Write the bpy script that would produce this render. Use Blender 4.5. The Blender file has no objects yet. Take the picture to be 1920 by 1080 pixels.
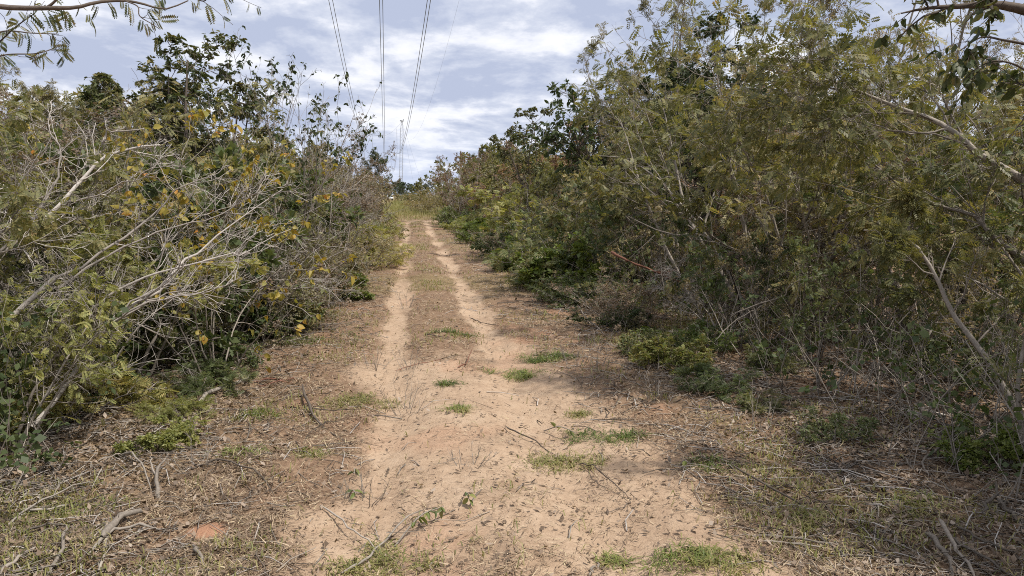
import bpy, math, random
import numpy as np
from mathutils import Matrix, Vector

rad = math.radians
C = bpy.context.scene.collection
scene = bpy.context.scene

# ------------------------------------------------------------------ camera
CAM_H = 1.8
FPX = 1400.0                      # focal length in photograph pixels (1920 wide)
PITCH = math.atan(175.0 / FPX)    # horizon sits at y = 365 of 1080
cam_d = bpy.data.cameras.new('camera')
cam = bpy.data.objects.new('camera', cam_d)
C.objects.link(cam)
cam.location = (0, 0, CAM_H)
cam.rotation_euler = (math.pi / 2 - PITCH, 0, 0)
cam_d.sensor_width = 36.0
cam_d.lens = FPX / 1920.0 * 36.0
cam_d.clip_start = 0.05
cam_d.clip_end = 12000
scene.camera = cam

# ------------------------------------------------------------------ sun, sky, exposure
SUN_EL, SUN_AZ = 60.0, 114.0      # azimuth clockwise from +Y (the view direction)
sd = bpy.data.lights.new('sun', 'SUN')
sd.energy = 4.2
sd.angle = rad(2.0)
sd.color = (1.0, 0.94, 0.85)
sun = bpy.data.objects.new('sun', sd)
C.objects.link(sun)
sv = Vector((math.sin(rad(SUN_AZ)) * math.cos(rad(SUN_EL)), math.cos(rad(SUN_AZ)) * math.cos(rad(SUN_EL)), math.sin(rad(SUN_EL))))
sun.rotation_euler = sv.to_track_quat('Z', 'Y').to_euler()
sun.location = (20, 0, 40)

scene.view_settings.view_transform = 'Standard'
scene.view_settings.look = 'None'
scene.view_settings.gamma = 1.0
scene.view_settings.exposure = 0.32
scene.cycles.filter_width = 1.0
scene.cycles.use_denoising = False
scene.view_settings.use_curve_mapping = False

world = bpy.data.worlds.new('World')
scene.world = world
world.use_nodes = True
wn, wl = world.node_tree.nodes, world.node_tree.links
wn.clear()


def nd(tree, typ, **kw):
    n = tree.nodes.new(typ)
    for k, v in kw.items():
        if k.startswith('i_'):
            n.inputs[k[2:].replace('_', ' ')].default_value = v
        else:
            setattr(n, k, v)
    return n


def ramp(tree, fac, stops):
    n = tree.nodes.new('ShaderNodeValToRGB')
    els = n.color_ramp.elements
    while len(els) < len(stops):
        els.new(0.5)
    for e, (p, c) in zip(els, stops):
        e.position = p
        e.color = (*c, 1) if len(c) == 3 else c
    tree.links.new(fac, n.inputs[0])
    return n


def mathn(tree, op, a, b=None, clamp=False):
    n = tree.nodes.new('ShaderNodeMath')
    n.operation = op
    n.use_clamp = clamp
    for i, v in enumerate((a, b)):
        if v is None:
            continue
        if isinstance(v, (int, float)):
            n.inputs[i].default_value = v
        else:
            tree.links.new(v, n.inputs[i])
    return n.outputs[0]


def mixc(tree, fac, a, b, blend='MIX'):
    n = tree.nodes.new('ShaderNodeMix')
    n.data_type = 'RGBA'
    n.blend_type = blend
    for idx, v in ((0, fac), (6, a), (7, b)):
        if isinstance(v, (int, float)):
            n.inputs[idx].default_value = v
        elif isinstance(v, (tuple, list)):
            n.inputs[idx].default_value = (*v, 1)
        else:
            tree.links.new(v, n.inputs[idx])
    return n.outputs[2]


def build_world():
    t = world.node_tree
    out = nd(t, 'ShaderNodeOutputWorld')
    bg = nd(t, 'ShaderNodeBackground')
    bg.inputs[1].default_value = 0.1
    sky = nd(t, 'ShaderNodeTexSky')
    sky.sky_type = 'NISHITA'
    sky.sun_disc = False
    sky.sun_elevation = rad(SUN_EL)
    sky.sun_rotation = rad(SUN_AZ)
    tc = nd(t, 'ShaderNodeTexCoord')
    sep = nd(t, 'ShaderNodeSeparateXYZ')
    t.links.new(tc.outputs['Generated'], sep.inputs[0])
    z = mathn(t, 'ADD', mathn(t, 'MAXIMUM', sep.outputs[2], 0.0), 0.17)
    px = mathn(t, 'DIVIDE', sep.outputs[0], z)
    py = mathn(t, 'DIVIDE', sep.outputs[1], z)
    cmb = nd(t, 'ShaderNodeCombineXYZ')
    t.links.new(px, cmb.inputs[0])
    t.links.new(py, cmb.inputs[1])

    def noise(scale, detail, rough, loc, dist=0.0, sc=(1, 1, 1)):
        mp = nd(t, 'ShaderNodeMapping')
        mp.inputs['Location'].default_value = loc
        mp.inputs['Scale'].default_value = sc
        t.links.new(cmb.outputs[0], mp.inputs[0])
        n = nd(t, 'ShaderNodeTexNoise')
        n.inputs['Scale'].default_value = scale
        n.inputs['Detail'].default_value = detail
        n.inputs['Roughness'].default_value = rough
        n.inputs['Distortion'].default_value = dist
        t.links.new(mp.outputs[0], n.inputs[0])
        return n.outputs[0]
    shade = noise(2.1, 12, 0.60, (3.1, 7.7, 0), 0.15, (1.0, .8, 1))
    big = noise(0.33, 3, 0.5, (1.0, 2.0, 5.0))
    gaps = noise(0.6, 7, 0.6, (11.0, 4.0, 2.0), 0.3)
    sh = mathn(t, 'ADD', mathn(t, 'MULTIPLY', shade, 0.75), mathn(t, 'MULTIPLY', big, 0.25))
    cl = ramp(t, sh, [(0.405, (8.2, 8.3, 8.7)), (0.455, (7.3, 7.5, 8.2)), (0.50, (5.5, 5.9, 7.0)), (0.56, (4.1, 4.6, 6.0))])
    gp = ramp(t, gaps, [(0.60, (0, 0, 0)), (0.74, (1, 1, 1))])
    col = mixc(t, mathn(t, 'MULTIPLY', gp.outputs[0], 0.35), cl.outputs[0], sky.outputs[0])
    # clouds thin out into pale air at the horizon
    hz = ramp(t, sep.outputs[2], [(0.0, (1, 1, 1)), (0.09, (0, 0, 0))])
    col = mixc(t, mathn(t, 'MULTIPLY', hz.outputs[0], 0.45), col, (6.6, 7.3, 8.9))
    t.links.new(col, bg.inputs[0])
    t.links.new(bg.outputs[0], out.inputs[0])


build_world()

# ------------------------------------------------------------------ helpers
CP, SP = math.cos(PITCH), math.sin(PITCH)


def at(px, py, Y):
    """the point at forward distance Y on the sight line of a photograph pixel"""
    u, v = (px - 960) / FPX, (540 - py) / FPX
    d = np.array((u, CP + v * SP, -SP + v * CP))
    return np.array((0, 0, CAM_H)) + d * (Y / d[1])


def gnd(px, py):
    u, v = (px - 960) / FPX, (540 - py) / FPX
    d = np.array((u, CP + v * SP, -SP + v * CP))
    p = np.array((0, 0, CAM_H)) + d * (CAM_H / -d[2])
    return np.array((p[0], p[1], float(zg(p[0], p[1]))))


def htop(py, Y):
    """height of something at distance Y whose top shows at row py"""
    return float(at(960, py, Y)[2])


def _h(ix, iy, s):
    n = (ix * 374761393 + iy * 668265263 + s * 974634777) & 0x7fffffff
    n = ((n ^ (n >> 13)) * 1274126177) & 0x7fffffff
    n = n ^ (n >> 16)
    return (n & 0xffff) / 65535.0


def vnoise(x, y, s=0):
    x = np.asarray(x, float)
    y = np.asarray(y, float)
    ix, iy = np.floor(x).astype(np.int64), np.floor(y).astype(np.int64)
    fx, fy = x - ix, y - iy
    fx = fx * fx * (3 - 2 * fx)
    fy = fy * fy * (3 - 2 * fy)
    a, b = _h(ix, iy, s), _h(ix + 1, iy, s)
    c, d = _h(ix, iy + 1, s), _h(ix + 1, iy + 1, s)
    return (a * (1 - fx) + b * fx) * (1 - fy) + (c * (1 - fx) + d * fx) * fy


def fbm(x, y, s=0, o=4):
    r, a, t = 0, 0.5, 0
    for i in range(o):
        r = r + a * vnoise(x, y, s + i * 17)
        t += a
        x, y, a = np.asarray(x) * 2.03 + 3.1, np.asarray(y) * 2.03 + 1.7, a * 0.5
    return r / t


def ss(a, b, x):
    t = np.clip((np.asarray(x, float) - a) / (b - a), 0, 1)
    return t * t * (3 - 2 * t)


TRK = lambda y: 0.43 - 0.136 * np.asarray(y, float)      # centre line of the track


def sandmask(x, y):
    u = np.asarray(x, float) - TRK(y)
    y = np.asarray(y, float)
    wob = (fbm(y * 0.35, y * 0 + 3.3, 5, 3) - 0.5) * 0.16
    w = 0.24 + 0.05 * ss(12, 7, y)
    rl = np.exp(-((u + 0.62 - wob * 0.5) / w) ** 2)
    rr = np.exp(-((u - 0.60 - wob) / (w * 1.1)) ** 2)
    rut = np.maximum(rl, rr) * ss(62, 48, y) * (0.66 + 0.26 * ss(20, 9, y))
    nf = ss(10.5, 7.0, y)
    broad = ss(1.75, 0.75, np.abs(u - 0.22)) * nf * 0.85
    cross = np.exp(-((y - 51) / 2.5) ** 2) * ss(3.0, 1.5, np.abs(u - 0.8)) * 0.62
    n1 = fbm(x * 1.5 + 5, y * .8, 11, 4)
    n2 = fbm(x * 6, y * 5, 23, 3)
    m = np.maximum(np.maximum(rut * 1.05, broad), cross) + (n1 - 0.5) * 1.15 * ss(0.02, 0.3, np.maximum(rut, np.maximum(broad, cross))) + (n2 - 0.5) * 0.35
    return ss(0.30, 0.78, m)


def zg(x, y):
    x = np.asarray(x, float)
    y = np.asarray(y, float)
    u = x - TRK(y)
    near = ss(90, 40, y)
    z = -0.05 * np.exp(-((u + 0.62) / 0.22) ** 2) - 0.05 * np.exp(-((u - 0.60) / 0.24) ** 2)
    z = z + 0.03 * np.exp(-(u / 0.3) ** 2)
    z = z + (fbm(x * 0.5, y * 0.5, 31, 3) - 0.5) * 0.10 * ss(0.9, 2.8, np.abs(u))
    fine = ss(30, 12, y)
    z = z + (fbm(x * 3.1, y * 3.1, 41, 3) - 0.5) * 0.055 * fine
    z = z + (fbm(x * 8.0, y * 8.0, 47, 3) - 0.5) * 0.040 * fine
    # tyre tread ripples in the ruts
    tr = np.exp(-((u + 0.62) / 0.13) ** 2) + np.exp(-((u - 0.60) / 0.13) ** 2)
    z = z + 0.006 * np.sin(y * 2 * np.pi / 0.16 + np.abs(u) * 6) * tr * ss(20, 14, y) * ss(5, 8, y)
    return z * near


def mk_mesh(name, V, Q=None, T=None, mat=None, smooth=False):
    me = bpy.data.meshes.new(name)
    V = np.asarray(V, np.float32).reshape(-1, 3)
    parts, sizes = [], []
    if Q is not None and len(Q):
        Q = np.asarray(Q, np.int32).reshape(-1, 4)
        parts.append(Q.ravel())
        sizes.append(np.full(len(Q), 4, np.int32))
    if T is not None and len(T):
        T = np.asarray(T, np.int32).reshape(-1, 3)
        parts.append(T.ravel())
        sizes.append(np.full(len(T), 3, np.int32))
    idx = np.concatenate(parts)
    sz = np.concatenate(sizes)
    st = np.concatenate(([0], np.cumsum(sz)[:-1])).astype(np.int32)
    me.vertices.add(len(V))
    me.vertices.foreach_set('co', V.ravel())
    me.loops.add(len(idx))
    me.loops.foreach_set('vertex_index', idx)
    me.polygons.add(len(sz))
    me.polygons.foreach_set('loop_start', st)
    if smooth:
        me.polygons.foreach_set('use_smooth', np.ones(len(sz), bool))
    me.update(calc_edges=True)
    if mat is not None:
        for m in (mat if isinstance(mat, (list, tuple)) else [mat]):
            me.materials.append(m)
    return me


def link(name, data, parent=None, loc=None):
    o = bpy.data.objects.new(name, data)
    C.objects.link(o)
    if parent is not None:
        o.parent = parent
    if loc is not None:
        o.location = loc
    return o


def tag(o, label=None, cat=None, group=None, kind=None):
    for k, v in (('label', label), ('category', cat), ('group', group), ('kind', kind)):
        if v:
            o[k] = v
    return o


def nrm(a):
    return a / np.maximum(np.linalg.norm(a, axis=-1, keepdims=True), 1e-9)


class Geo:
    """collects quads and triangles"""
    def __init__(s):
        s.V, s.Q, s.T, s.n = [], [], [], 0

    def add(s, V, Q=None, T=None):
        V = np.asarray(V, float).reshape(-1, 3)
        if Q is not None and len(Q):
            s.Q.append(np.asarray(Q, np.int64).reshape(-1, 4) + s.n)
        if T is not None and len(T):
            s.T.append(np.asarray(T, np.int64).reshape(-1, 3) + s.n)
        s.V.append(V)
        s.n += len(V)

    def tubes(s, P, R, sides):
        """P (N,m,3) polylines, R (N,m) radii"""
        N, m, _ = P.shape
        if N == 0:
            return
        Tn = np.empty_like(P)
        Tn[:, 1:-1] = P[:, 2:] - P[:, :-2]
        Tn[:, 0] = P[:, 1] - P[:, 0]
        Tn[:, -1] = P[:, -1] - P[:, -2]
        Tn = nrm(Tn)
        ref = np.cross(nrm(P[:, -1] - P[:, 0]), np.array((0.31, 0.57, 0.76)))
        ref = nrm(ref)[:, None, :]
        A = nrm(np.cross(Tn, ref))
        B = np.cross(Tn, A)
        ang = np.arange(sides) * 2 * np.pi / sides
        V = P[:, :, None, :] + R[:, :, None, None] * (np.cos(ang)[None, None, :, None] * A[:, :, None, :] + np.sin(ang)[None, None, :, None] * B[:, :, None, :])
        base = (np.arange(N) * m * sides)[:, None, None]
        i = np.arange(m - 1)[None, :, None] * sides
        j = np.arange(sides)[None, None, :]
        j2 = (j + 1) % sides
        q = np.stack(np.broadcast_arrays(base + i + j, base + i + j2, base + i + sides + j2, base + i + sides + j), -1)
        s.add(V, q.reshape(-1, 4))

    def box(s, c, d, rz=0.0):
        c = np.asarray(c, float)
        v = np.array([(x, y, z) for x in (-.5, .5) for y in (-.5, .5) for z in (-.5, .5)]) * np.asarray(d, float)
        cr, sr = math.cos(rz), math.sin(rz)
        v = np.stack((v[:, 0] * cr - v[:, 1] * sr, v[:, 0] * sr + v[:, 1] * cr, v[:, 2]), 1) + c
        s.add(v, [(0, 1, 3, 2), (4, 6, 7, 5), (0, 4, 5, 1), (2, 3, 7, 6), (0, 2, 6, 4), (1, 5, 7, 3)])

    def leaves(s, tmpl, pos, D, rng, size, up=0.7, sizesd=0.25):
        """tmpl (verts, quads): leaf along +X, normal +Z"""
        tv, tq = tmpl
        n = len(pos)
        if n == 0:
            return
        X = nrm(D)
        Z0 = np.array((0, 0, 1.0)) * up + rng.normal(0, 0.55, (n, 3))
        Y = nrm(np.cross(Z0, X))
        Z = np.cross(X, Y)
        sc = size * np.clip(1 + rng.normal(0, sizesd, n), 0.45, 1.8)
        M = np.stack((X, Y, Z), 1) * sc[:, None, None]
        V = pos[:, None, :] + np.einsum('vk,nkd->nvd', tv, M)
        q = tq[None] + (np.arange(n) * len(tv))[:, None, None]
        s.add(V, q.reshape(-1, 4))

    def mesh(s, name, mat, smooth=False):
        return mk_mesh(name, np.concatenate(s.V), np.concatenate(s.Q) if s.Q else None, np.concatenate(s.T) if s.T else None, mat, smooth)


def tmpl_feather(pairs, lw=0.16, ll=0.42, ang=62, droop=0.25, start=0.12):
    """pinnate leaf of unit length: slim leaflets in pairs"""
    V, Q = [], []
    for i in range(pairs):
        t = start + (1 - start) * (i + 0.3) / pairs
        L = ll * (0.55 + 0.9 * t * (1.25 - t)) * (1.0 if t < 0.8 else 0.75)
        for sgn in (-1, 1):
            a = rad(ang - 22 * t)
            dx, dy = math.cos(a), math.sin(a) * sgn
            nx, ny = -dy, dx
            z0 = -droop * t * t
            b = len(V)
            w = lw * L
            V += [(t, 0, z0), (t + dx * L * .5 + nx * w, dy * L * .5 + ny * w, z0 - .06 * L), (t + dx * L, dy * L, z0 - .28 * L), (t + dx * L * .5 - nx * w, dy * L * .5 - ny * w, z0 - .06 * L)]
            Q.append((b, b + 1, b + 2, b + 3))
    return np.array(V, float), np.array(Q)


def tmpl_oval(w=0.5, fold=0.12, droop=0.2):
    """simple leaf: two halves folded on the midrib, pointed tip"""
    V = [(0, 0, 0), (0.30, w * .45, fold), (0.68, w * .40, fold - droop * .4), (1, 0, -droop), (0.68, -w * .40, fold - droop * .4), (0.30, -w * .45, fold), (0.34, 0, 0), (0.68, 0, -droop * .45)]
    Q = [(0, 6, 1, 1), ]
    Q = [(0, 6, 7, 1), (1, 7, 3, 2), (0, 5, 7, 6), (5, 4, 3, 7)]
    return np.array(V, float), np.array(Q)


def tmpl_rhomb(n, spread, rng, w=0.32):
    """a small spray of n slim leaves"""
    V, Q = [], []
    for i in range(n):
        a, e = rng.uniform(-1.3, 1.3), rng.uniform(-.7, .7)
        d = np.array((math.cos(a) * math.cos(e), math.sin(a) * math.cos(e), math.sin(e)))
        p = np.array((rng.uniform(0, .55), rng.uniform(-spread, spread), rng.uniform(-spread, spread)))
        side = nrm(np.cross(d, rng.normal(0, 1, 3)))
        L = rng.uniform(.35, .6)
        b = len(V)
        V += [p, p + d * L * .5 + side * L * w, p + d * L, p + d * L * .5 - side * L * w]
        Q.append((b, b + 1, b + 2, b + 3))
    return np.array(V, float), np.array(Q)


# ------------------------------------------------------------------ materials
def new_mat(name):
    m = bpy.data.materials.new(name)
    m.use_nodes = True
    m.node_tree.nodes.clear()
    return m, m.node_tree


def leaf_mat(name, stops, trans=0.32, clump=0.45, objvar=0.75, rough=0.5, spec=0.32, gain=1.2):
    """leaf colours spread over a ramp: by leaf, by clump and by plant"""
    m, t = new_mat(name)
    out = nd(t, 'ShaderNodeOutputMaterial')
    geo = nd(t, 'ShaderNodeNewGeometry')
    oi = nd(t, 'ShaderNodeObjectInfo')
    tc = nd(t, 'ShaderNodeTexCoord')
    no = nd(t, 'ShaderNodeTexNoise')
    no.inputs['Scale'].default_value = 2.2
    no.inputs['Detail'].default_value = 3
    t.links.new(tc.outputs['Object'], no.inputs[0])
    f = mathn(t, 'MULTIPLY', geo.outputs['Random Per Island'], 1 - clump)
    f = mathn(t, 'ADD', f, mathn(t, 'MULTIPLY', mathn(t, 'MULTIPLY', mathn(t, 'SUBTRACT', no.outputs[0], 0.25), 2.0, True), clump))
    f = mathn(t, 'ADD', f, mathn(t, 'MULTIPLY', mathn(t, 'SUBTRACT', oi.outputs['Random'], 0.5), objvar), True)
    cr = ramp(t, f, [(p, tuple(min(.7, c * gain) for c in col)) for p, col in stops])
    ps = nd(t, 'ShaderNodeBsdfPrincipled')
    ps.inputs['Roughness'].default_value = rough
    ps.inputs['Specular IOR Level'].default_value = spec
    tl = nd(t, 'ShaderNodeBsdfTranslucent')
    t.links.new(cr.outputs[0], ps.inputs['Base Color'])
    t.links.new(mixc(t, 1.0, cr.outputs[0], (1.25, 1.2, 0.55), 'MULTIPLY'), tl.inputs[0])
    mx = nd(t, 'ShaderNodeMixShader')
    mx.inputs[0].default_value = trans
    t.links.new(ps.outputs[0], mx.inputs[1])
    t.links.new(tl.outputs[0], mx.inputs[2])
    t.links.new(mx.outputs[0], out.inputs[0])
    return m


def bark_mat(name, c0, c1, scale=30):
    m, t = new_mat(name)
    out = nd(t, 'ShaderNodeOutputMaterial')
    tc = nd(t, 'ShaderNodeTexCoord')
    geo = nd(t, 'ShaderNodeNewGeometry')
    no = nd(t, 'ShaderNodeTexNoise')
    no.inputs['Scale'].default_value = scale
    no.inputs['Detail'].default_value = 5
    no.inputs['Roughness'].default_value = 0.65
    t.links.new(tc.outputs['Object'], no.inputs[0])
    f = mathn(t, 'ADD', mathn(t, 'MULTIPLY', no.outputs[0], 0.8), mathn(t, 'MULTIPLY', mathn(t, 'SUBTRACT', geo.outputs['Random Per Island'], 0.5), 0.7), True)
    cr = ramp(t, f, [(0.15, c0), (0.75, c1)])
    ps = nd(t, 'ShaderNodeBsdfPrincipled')
    ps.inputs['Roughness'].default_value = 0.85
    ps.inputs['Specular IOR Level'].default_value = 0.15
    bp = nd(t, 'ShaderNodeBump')
    bp.inputs['Strength'].default_value = 0.5
    bp.inputs['Distance'].default_value = 0.01
    t.links.new(no.outputs[0], bp.inputs['Height'])
    t.links.new(bp.outputs[0], ps.inputs['Normal'])
    t.links.new(cr.outputs[0], ps.inputs['Base Color'])
    t.links.new(ps.outputs[0], out.inputs[0])
    return m


def plain_mat(name, col, rough=0.6, metal=0.0, var=0.08):
    m, t = new_mat(name)
    out = nd(t, 'ShaderNodeOutputMaterial')
    tc = nd(t, 'ShaderNodeTexCoord')
    no = nd(t, 'ShaderNodeTexNoise')
    no.inputs['Scale'].default_value = 4
    t.links.new(tc.outputs['Object'], no.inputs[0])
    lo = tuple(c * (1 - var) for c in col)
    hi = tuple(min(1, c * (1 + var)) for c in col)
    cr = ramp(t, no.outputs[0], [(0.3, lo), (0.7, hi)])
    ps = nd(t, 'ShaderNodeBsdfPrincipled')
    ps.inputs['Roughness'].default_value = rough
    ps.inputs['Metallic'].default_value = metal
    t.links.new(cr.outputs[0], ps.inputs['Base Color'])
    t.links.new(ps.outputs[0], out.inputs[0])
    return m


M = {}
M['olive'] = leaf_mat('leaf_olive', [(0.0, (.062, .074, .030)), (.35, (.125, .128, .052)), (.65, (.185, .172, .074)), (.9, (.25, .205, .092)), (1, (.30, .21, .095))], trans=.38, objvar=.5)
M['yellow'] = leaf_mat('leaf_yellow', [(0.0, (.12, .145, .045)), (.35, (.21, .22, .075)), (.7, (.30, .285, .11)), (1, (.40, .32, .13))], trans=.42, objvar=.4)
M['green'] = leaf_mat('leaf_green', [(0.0, (.040, .060, .024)), (.4, (.078, .102, .040)), (.75, (.125, .145, .062)), (1, (.21, .19, .09))], trans=.36)
M['dark'] = leaf_mat('leaf_dark', [(0.0, (.028, .042, .017)), (.5, (.055, .072, .027)), (.85, (.10, .105, .042)), (1, (.16, .135, .055))], trans=.25)
M['amber'] = leaf_mat('leaf_amber', [(0.0, (.11, .12, .03)), (.4, (.20, .185, .045)), (.75, (.30, .235, .05)), (.94, (.34, .22, .045)), (1, (.44, .19, .04))], trans=.38, objvar=.7)
M['brown'] = leaf_mat('leaf_brown', [(0.0, (.105, .078, .057)), (.4, (.165, .120, .085)), (.75, (.215, .155, .105)), (1, (.20, .17, .085))], trans=.25)
M['rust'] = leaf_mat('leaf_rust', [(0.0, (.11, .075, .05)), (.5, (.20, .125, .085)), (.85, (.28, .18, .125)), (1, (.17, .15, .07))], trans=.3)
M['pale'] = leaf_mat('leaf_pale', [(0.0, (.10, .095, .05)), (.5, (.175, .155, .085)), (1, (.26, .205, .12))], trans=.35)
M['fresh'] = leaf_mat('leaf_fresh', [(0.0, (.07, .105, .025)), (.4, (.14, .18, .045)), (.75, (.22, .245, .075)), (1, (.33, .29, .13))], trans=.35, gain=1.0)
M['bark_pale'] = bark_mat('bark_pale', (.27, .24, .215), (.53, .49, .45))
M['bark_grey'] = bark_mat('bark_grey', (.15, .13, .11), (.36, .32, .275))
M['bark_dark'] = bark_mat('bark_dark', (.055, .045, .037), (.16, .13, .105))
M['bark_dead'] = bark_mat('bark_dead', (.10, .085, .07), (.30, .26, .22), 60)
M['bark_red'] = bark_mat('bark_red', (.10, .045, .03), (.24, .12, .085))
M['straw'] = leaf_mat('straw', [(0.0, (.06, .042, .03)), (.3, (.16, .11, .075)), (.6, (.27, .195, .125)), (.85, (.44, .35, .24)), (1, (.29, .28, .12))], trans=.1, clump=.2, objvar=0, gain=1.12)
M['litter'] = leaf_mat('dead_leaf', [(0.0, (.06, .042, .03)), (.4, (.15, .105, .07)), (.75, (.26, .19, .135)), (1, (.42, .36, .30))], trans=.12, clump=.25, objvar=0, gain=1.0)
M['grass'] = leaf_mat('grass_blade', [(0.0, (.09, .11, .03)), (.35, (.18, .19, .055)), (.7, (.28, .25, .10)), (1, (.40, .33, .19))], trans=.3, clump=.35, objvar=0, gain=1.0)

# ------------------------------------------------------------------ ground
def bare_clay(x, y):
    p = gnd(390, 998)
    return ss(0.15, 0.06, np.hypot(x - p[0], (y - p[1]) * 1.3) + (fbm(np.asarray(x) * 9, np.asarray(y) * 9, 77, 3) - .5) * .12)


def build_ground():
    ys = np.concatenate((np.linspace(-40, 1.2, 24)[:-1], 1.2 * np.exp(np.linspace(0, math.log(110 / 1.2), 400)), np.geomspace(118, 6000, 26)))
    s = np.linspace(-1, 1, 321)
    xs = 6.2 * s + np.sign(s) * (np.abs(s) ** 9) * 55
    xs = np.concatenate((-np.geomspace(6000, 75, 22), xs, np.geomspace(75, 6000, 22)))
    nx, ny = len(xs), len(ys)
    S, Y = np.meshgrid(xs, ys)
    # the fine columns follow the track
    X = S + np.clip(TRK(Y), -14, 6) * ss(80, 20, np.abs(S))
    Z = zg(X, Y)
    V = np.stack((X, Y, Z), -1).reshape(-1, 3)
    i = np.arange(ny - 1)[:, None] * nx + np.arange(nx - 1)[None]
    Q = np.stack((i, i + 1, i + nx + 1, i + nx), -1).reshape(-1, 4)
    m, t = new_mat('soil')
    me = mk_mesh('ground', V, Q, mat=m, smooth=True)
    x, y = V[:, 0], V[:, 1]
    u = x - TRK(y)
    sand = sandmask(x, y)
    clay = np.maximum(bare_clay(x, y) * 1.4, ss(.62, .8, fbm(x * 1.7 + 9, y * 1.3, 88, 4)) * .5)
    grassy = ss(50, 75, y) * 0.8 + (ss(1.4, 2.6, np.abs(u)) * 0.35 + ss(9, 16, y) * .45) * ss(.42, .62, fbm(x * .8, y * .5, 66, 3))
    for nm, a in (('sand', sand), ('clay', clay), ('grassy', np.clip(grassy, 0, 1))):
        at_ = me.attributes.new(nm, 'FLOAT', 'POINT')
        at_.data.foreach_set('value', a.astype(np.float32))
    out = nd(t, 'ShaderNodeOutputMaterial')
    tc = nd(t, 'ShaderNodeTexCoord')

    def noise(sc, det=5, rough=.6):
        n = nd(t, 'ShaderNodeTexNoise')
        n.inputs['Scale'].default_value = sc
        n.inputs['Detail'].default_value = det
        n.inputs['Roughness'].default_value = rough
        t.links.new(tc.outputs['Object'], n.inputs[0])
        return n.outputs[0]

    def attr(nm):
        a = nd(t, 'ShaderNodeAttribute')
        a.attribute_name = nm
        return a.outputs['Fac']
    n1, n2, n3, n4 = noise(1.6), noise(14, 6, .7), noise(70, 4, .7), noise(5, 5)
    sandc = ramp(t, mathn(t, 'ADD', mathn(t, 'MULTIPLY', n1, .5), mathn(t, 'MULTIPLY', n2, .5)), [(.3, (.295, .203, .138)), (.5, (.39, .283, .196)), (.7, (.455, .346, .25))])
    dirt = ramp(t, mathn(t, 'ADD', mathn(t, 'MULTIPLY', n2, .6), mathn(t, 'MULTIPLY', n3, .4)), [(.3, (.10, .063, .042)), (.48, (.20, .13, .085)), (.62, (.28, .19, .125)), (.75, (.36, .26, .175))])
    grassc = ramp(t, n2, [(.3, (.10, .085, .035)), (.55, (.20, .165, .07)), (.75, (.30, .24, .12))])
    edge = mathn(t, 'ADD', attr('sand'), mathn(t, 'MULTIPLY', mathn(t, 'SUBTRACT', n2, .5), .9), True)
    col = mixc(t, attr('grassy'), dirt.outputs[0], grassc.outputs[0])
    col = mixc(t, edge, col, sandc.outputs[0])
    col = mixc(t, mathn(t, 'MULTIPLY', attr('clay'), .55), col, (.40, .215, .135))
    speck = ramp(t, n3, [(.30, (.55, .5, .45)), (.45, (1, 1, 1))])
    col = mixc(t, .6, col, mixc(t, 1.0, col, speck.outputs[0], 'MULTIPLY'))
    ps = nd(t, 'ShaderNodeBsdfPrincipled')
    ps.inputs['Roughness'].default_value = .95
    ps.inputs['Specular IOR Level'].default_value = .1
    t.links.new(col, ps.inputs['Base Color'])
    b = nd(t, 'ShaderNodeBump')
    b.inputs['Strength'].default_value = .9
    b.inputs['Distance'].default_value = .03
    t.links.new(mathn(t, 'ADD', mathn(t, 'MULTIPLY', n2, .7), mathn(t, 'MULTIPLY', n3, .3)), b.inputs['Height'])
    t.links.new(b.outputs[0], ps.inputs['Normal'])
    t.links.new(ps.outputs[0], out.inputs[0])
    tag(link('ground', me), kind='structure')


build_ground()

# ------------------------------------------------------------------ power line
M['steel'] = plain_mat('galvanised_steel', (.30, .31, .33), .5, .3)
M['wire'] = plain_mat('aluminium_wire', (.10, .105, .115), .5, .5)
LINE_PX = 724                                     # where the line runs to
LDIR = nrm(np.array(((LINE_PX - 960) / FPX, 1.0, 0)))
LSIDE = np.array((LDIR[1], -LDIR[0], 0))          # to the right
TOWER_D = 400.0


def hwire(D):
    # sagging span: 27.8 m high 100 m out, lowest near 265 m, up again at the tower
    return 18.4 + (D - 272.0) ** 2 * 0.000325


def wire_pts(lat, Ds, dz=0.0, latfun=None, hf=hwire):
    Ds = np.asarray(Ds, float)
    L = lat if latfun is None else latfun(Ds)
    return np.stack((LDIR[0] * Ds + LSIDE[0] * L, LDIR[1] * Ds + LSIDE[1] * L, hf(Ds) + dz), 1)


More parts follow.
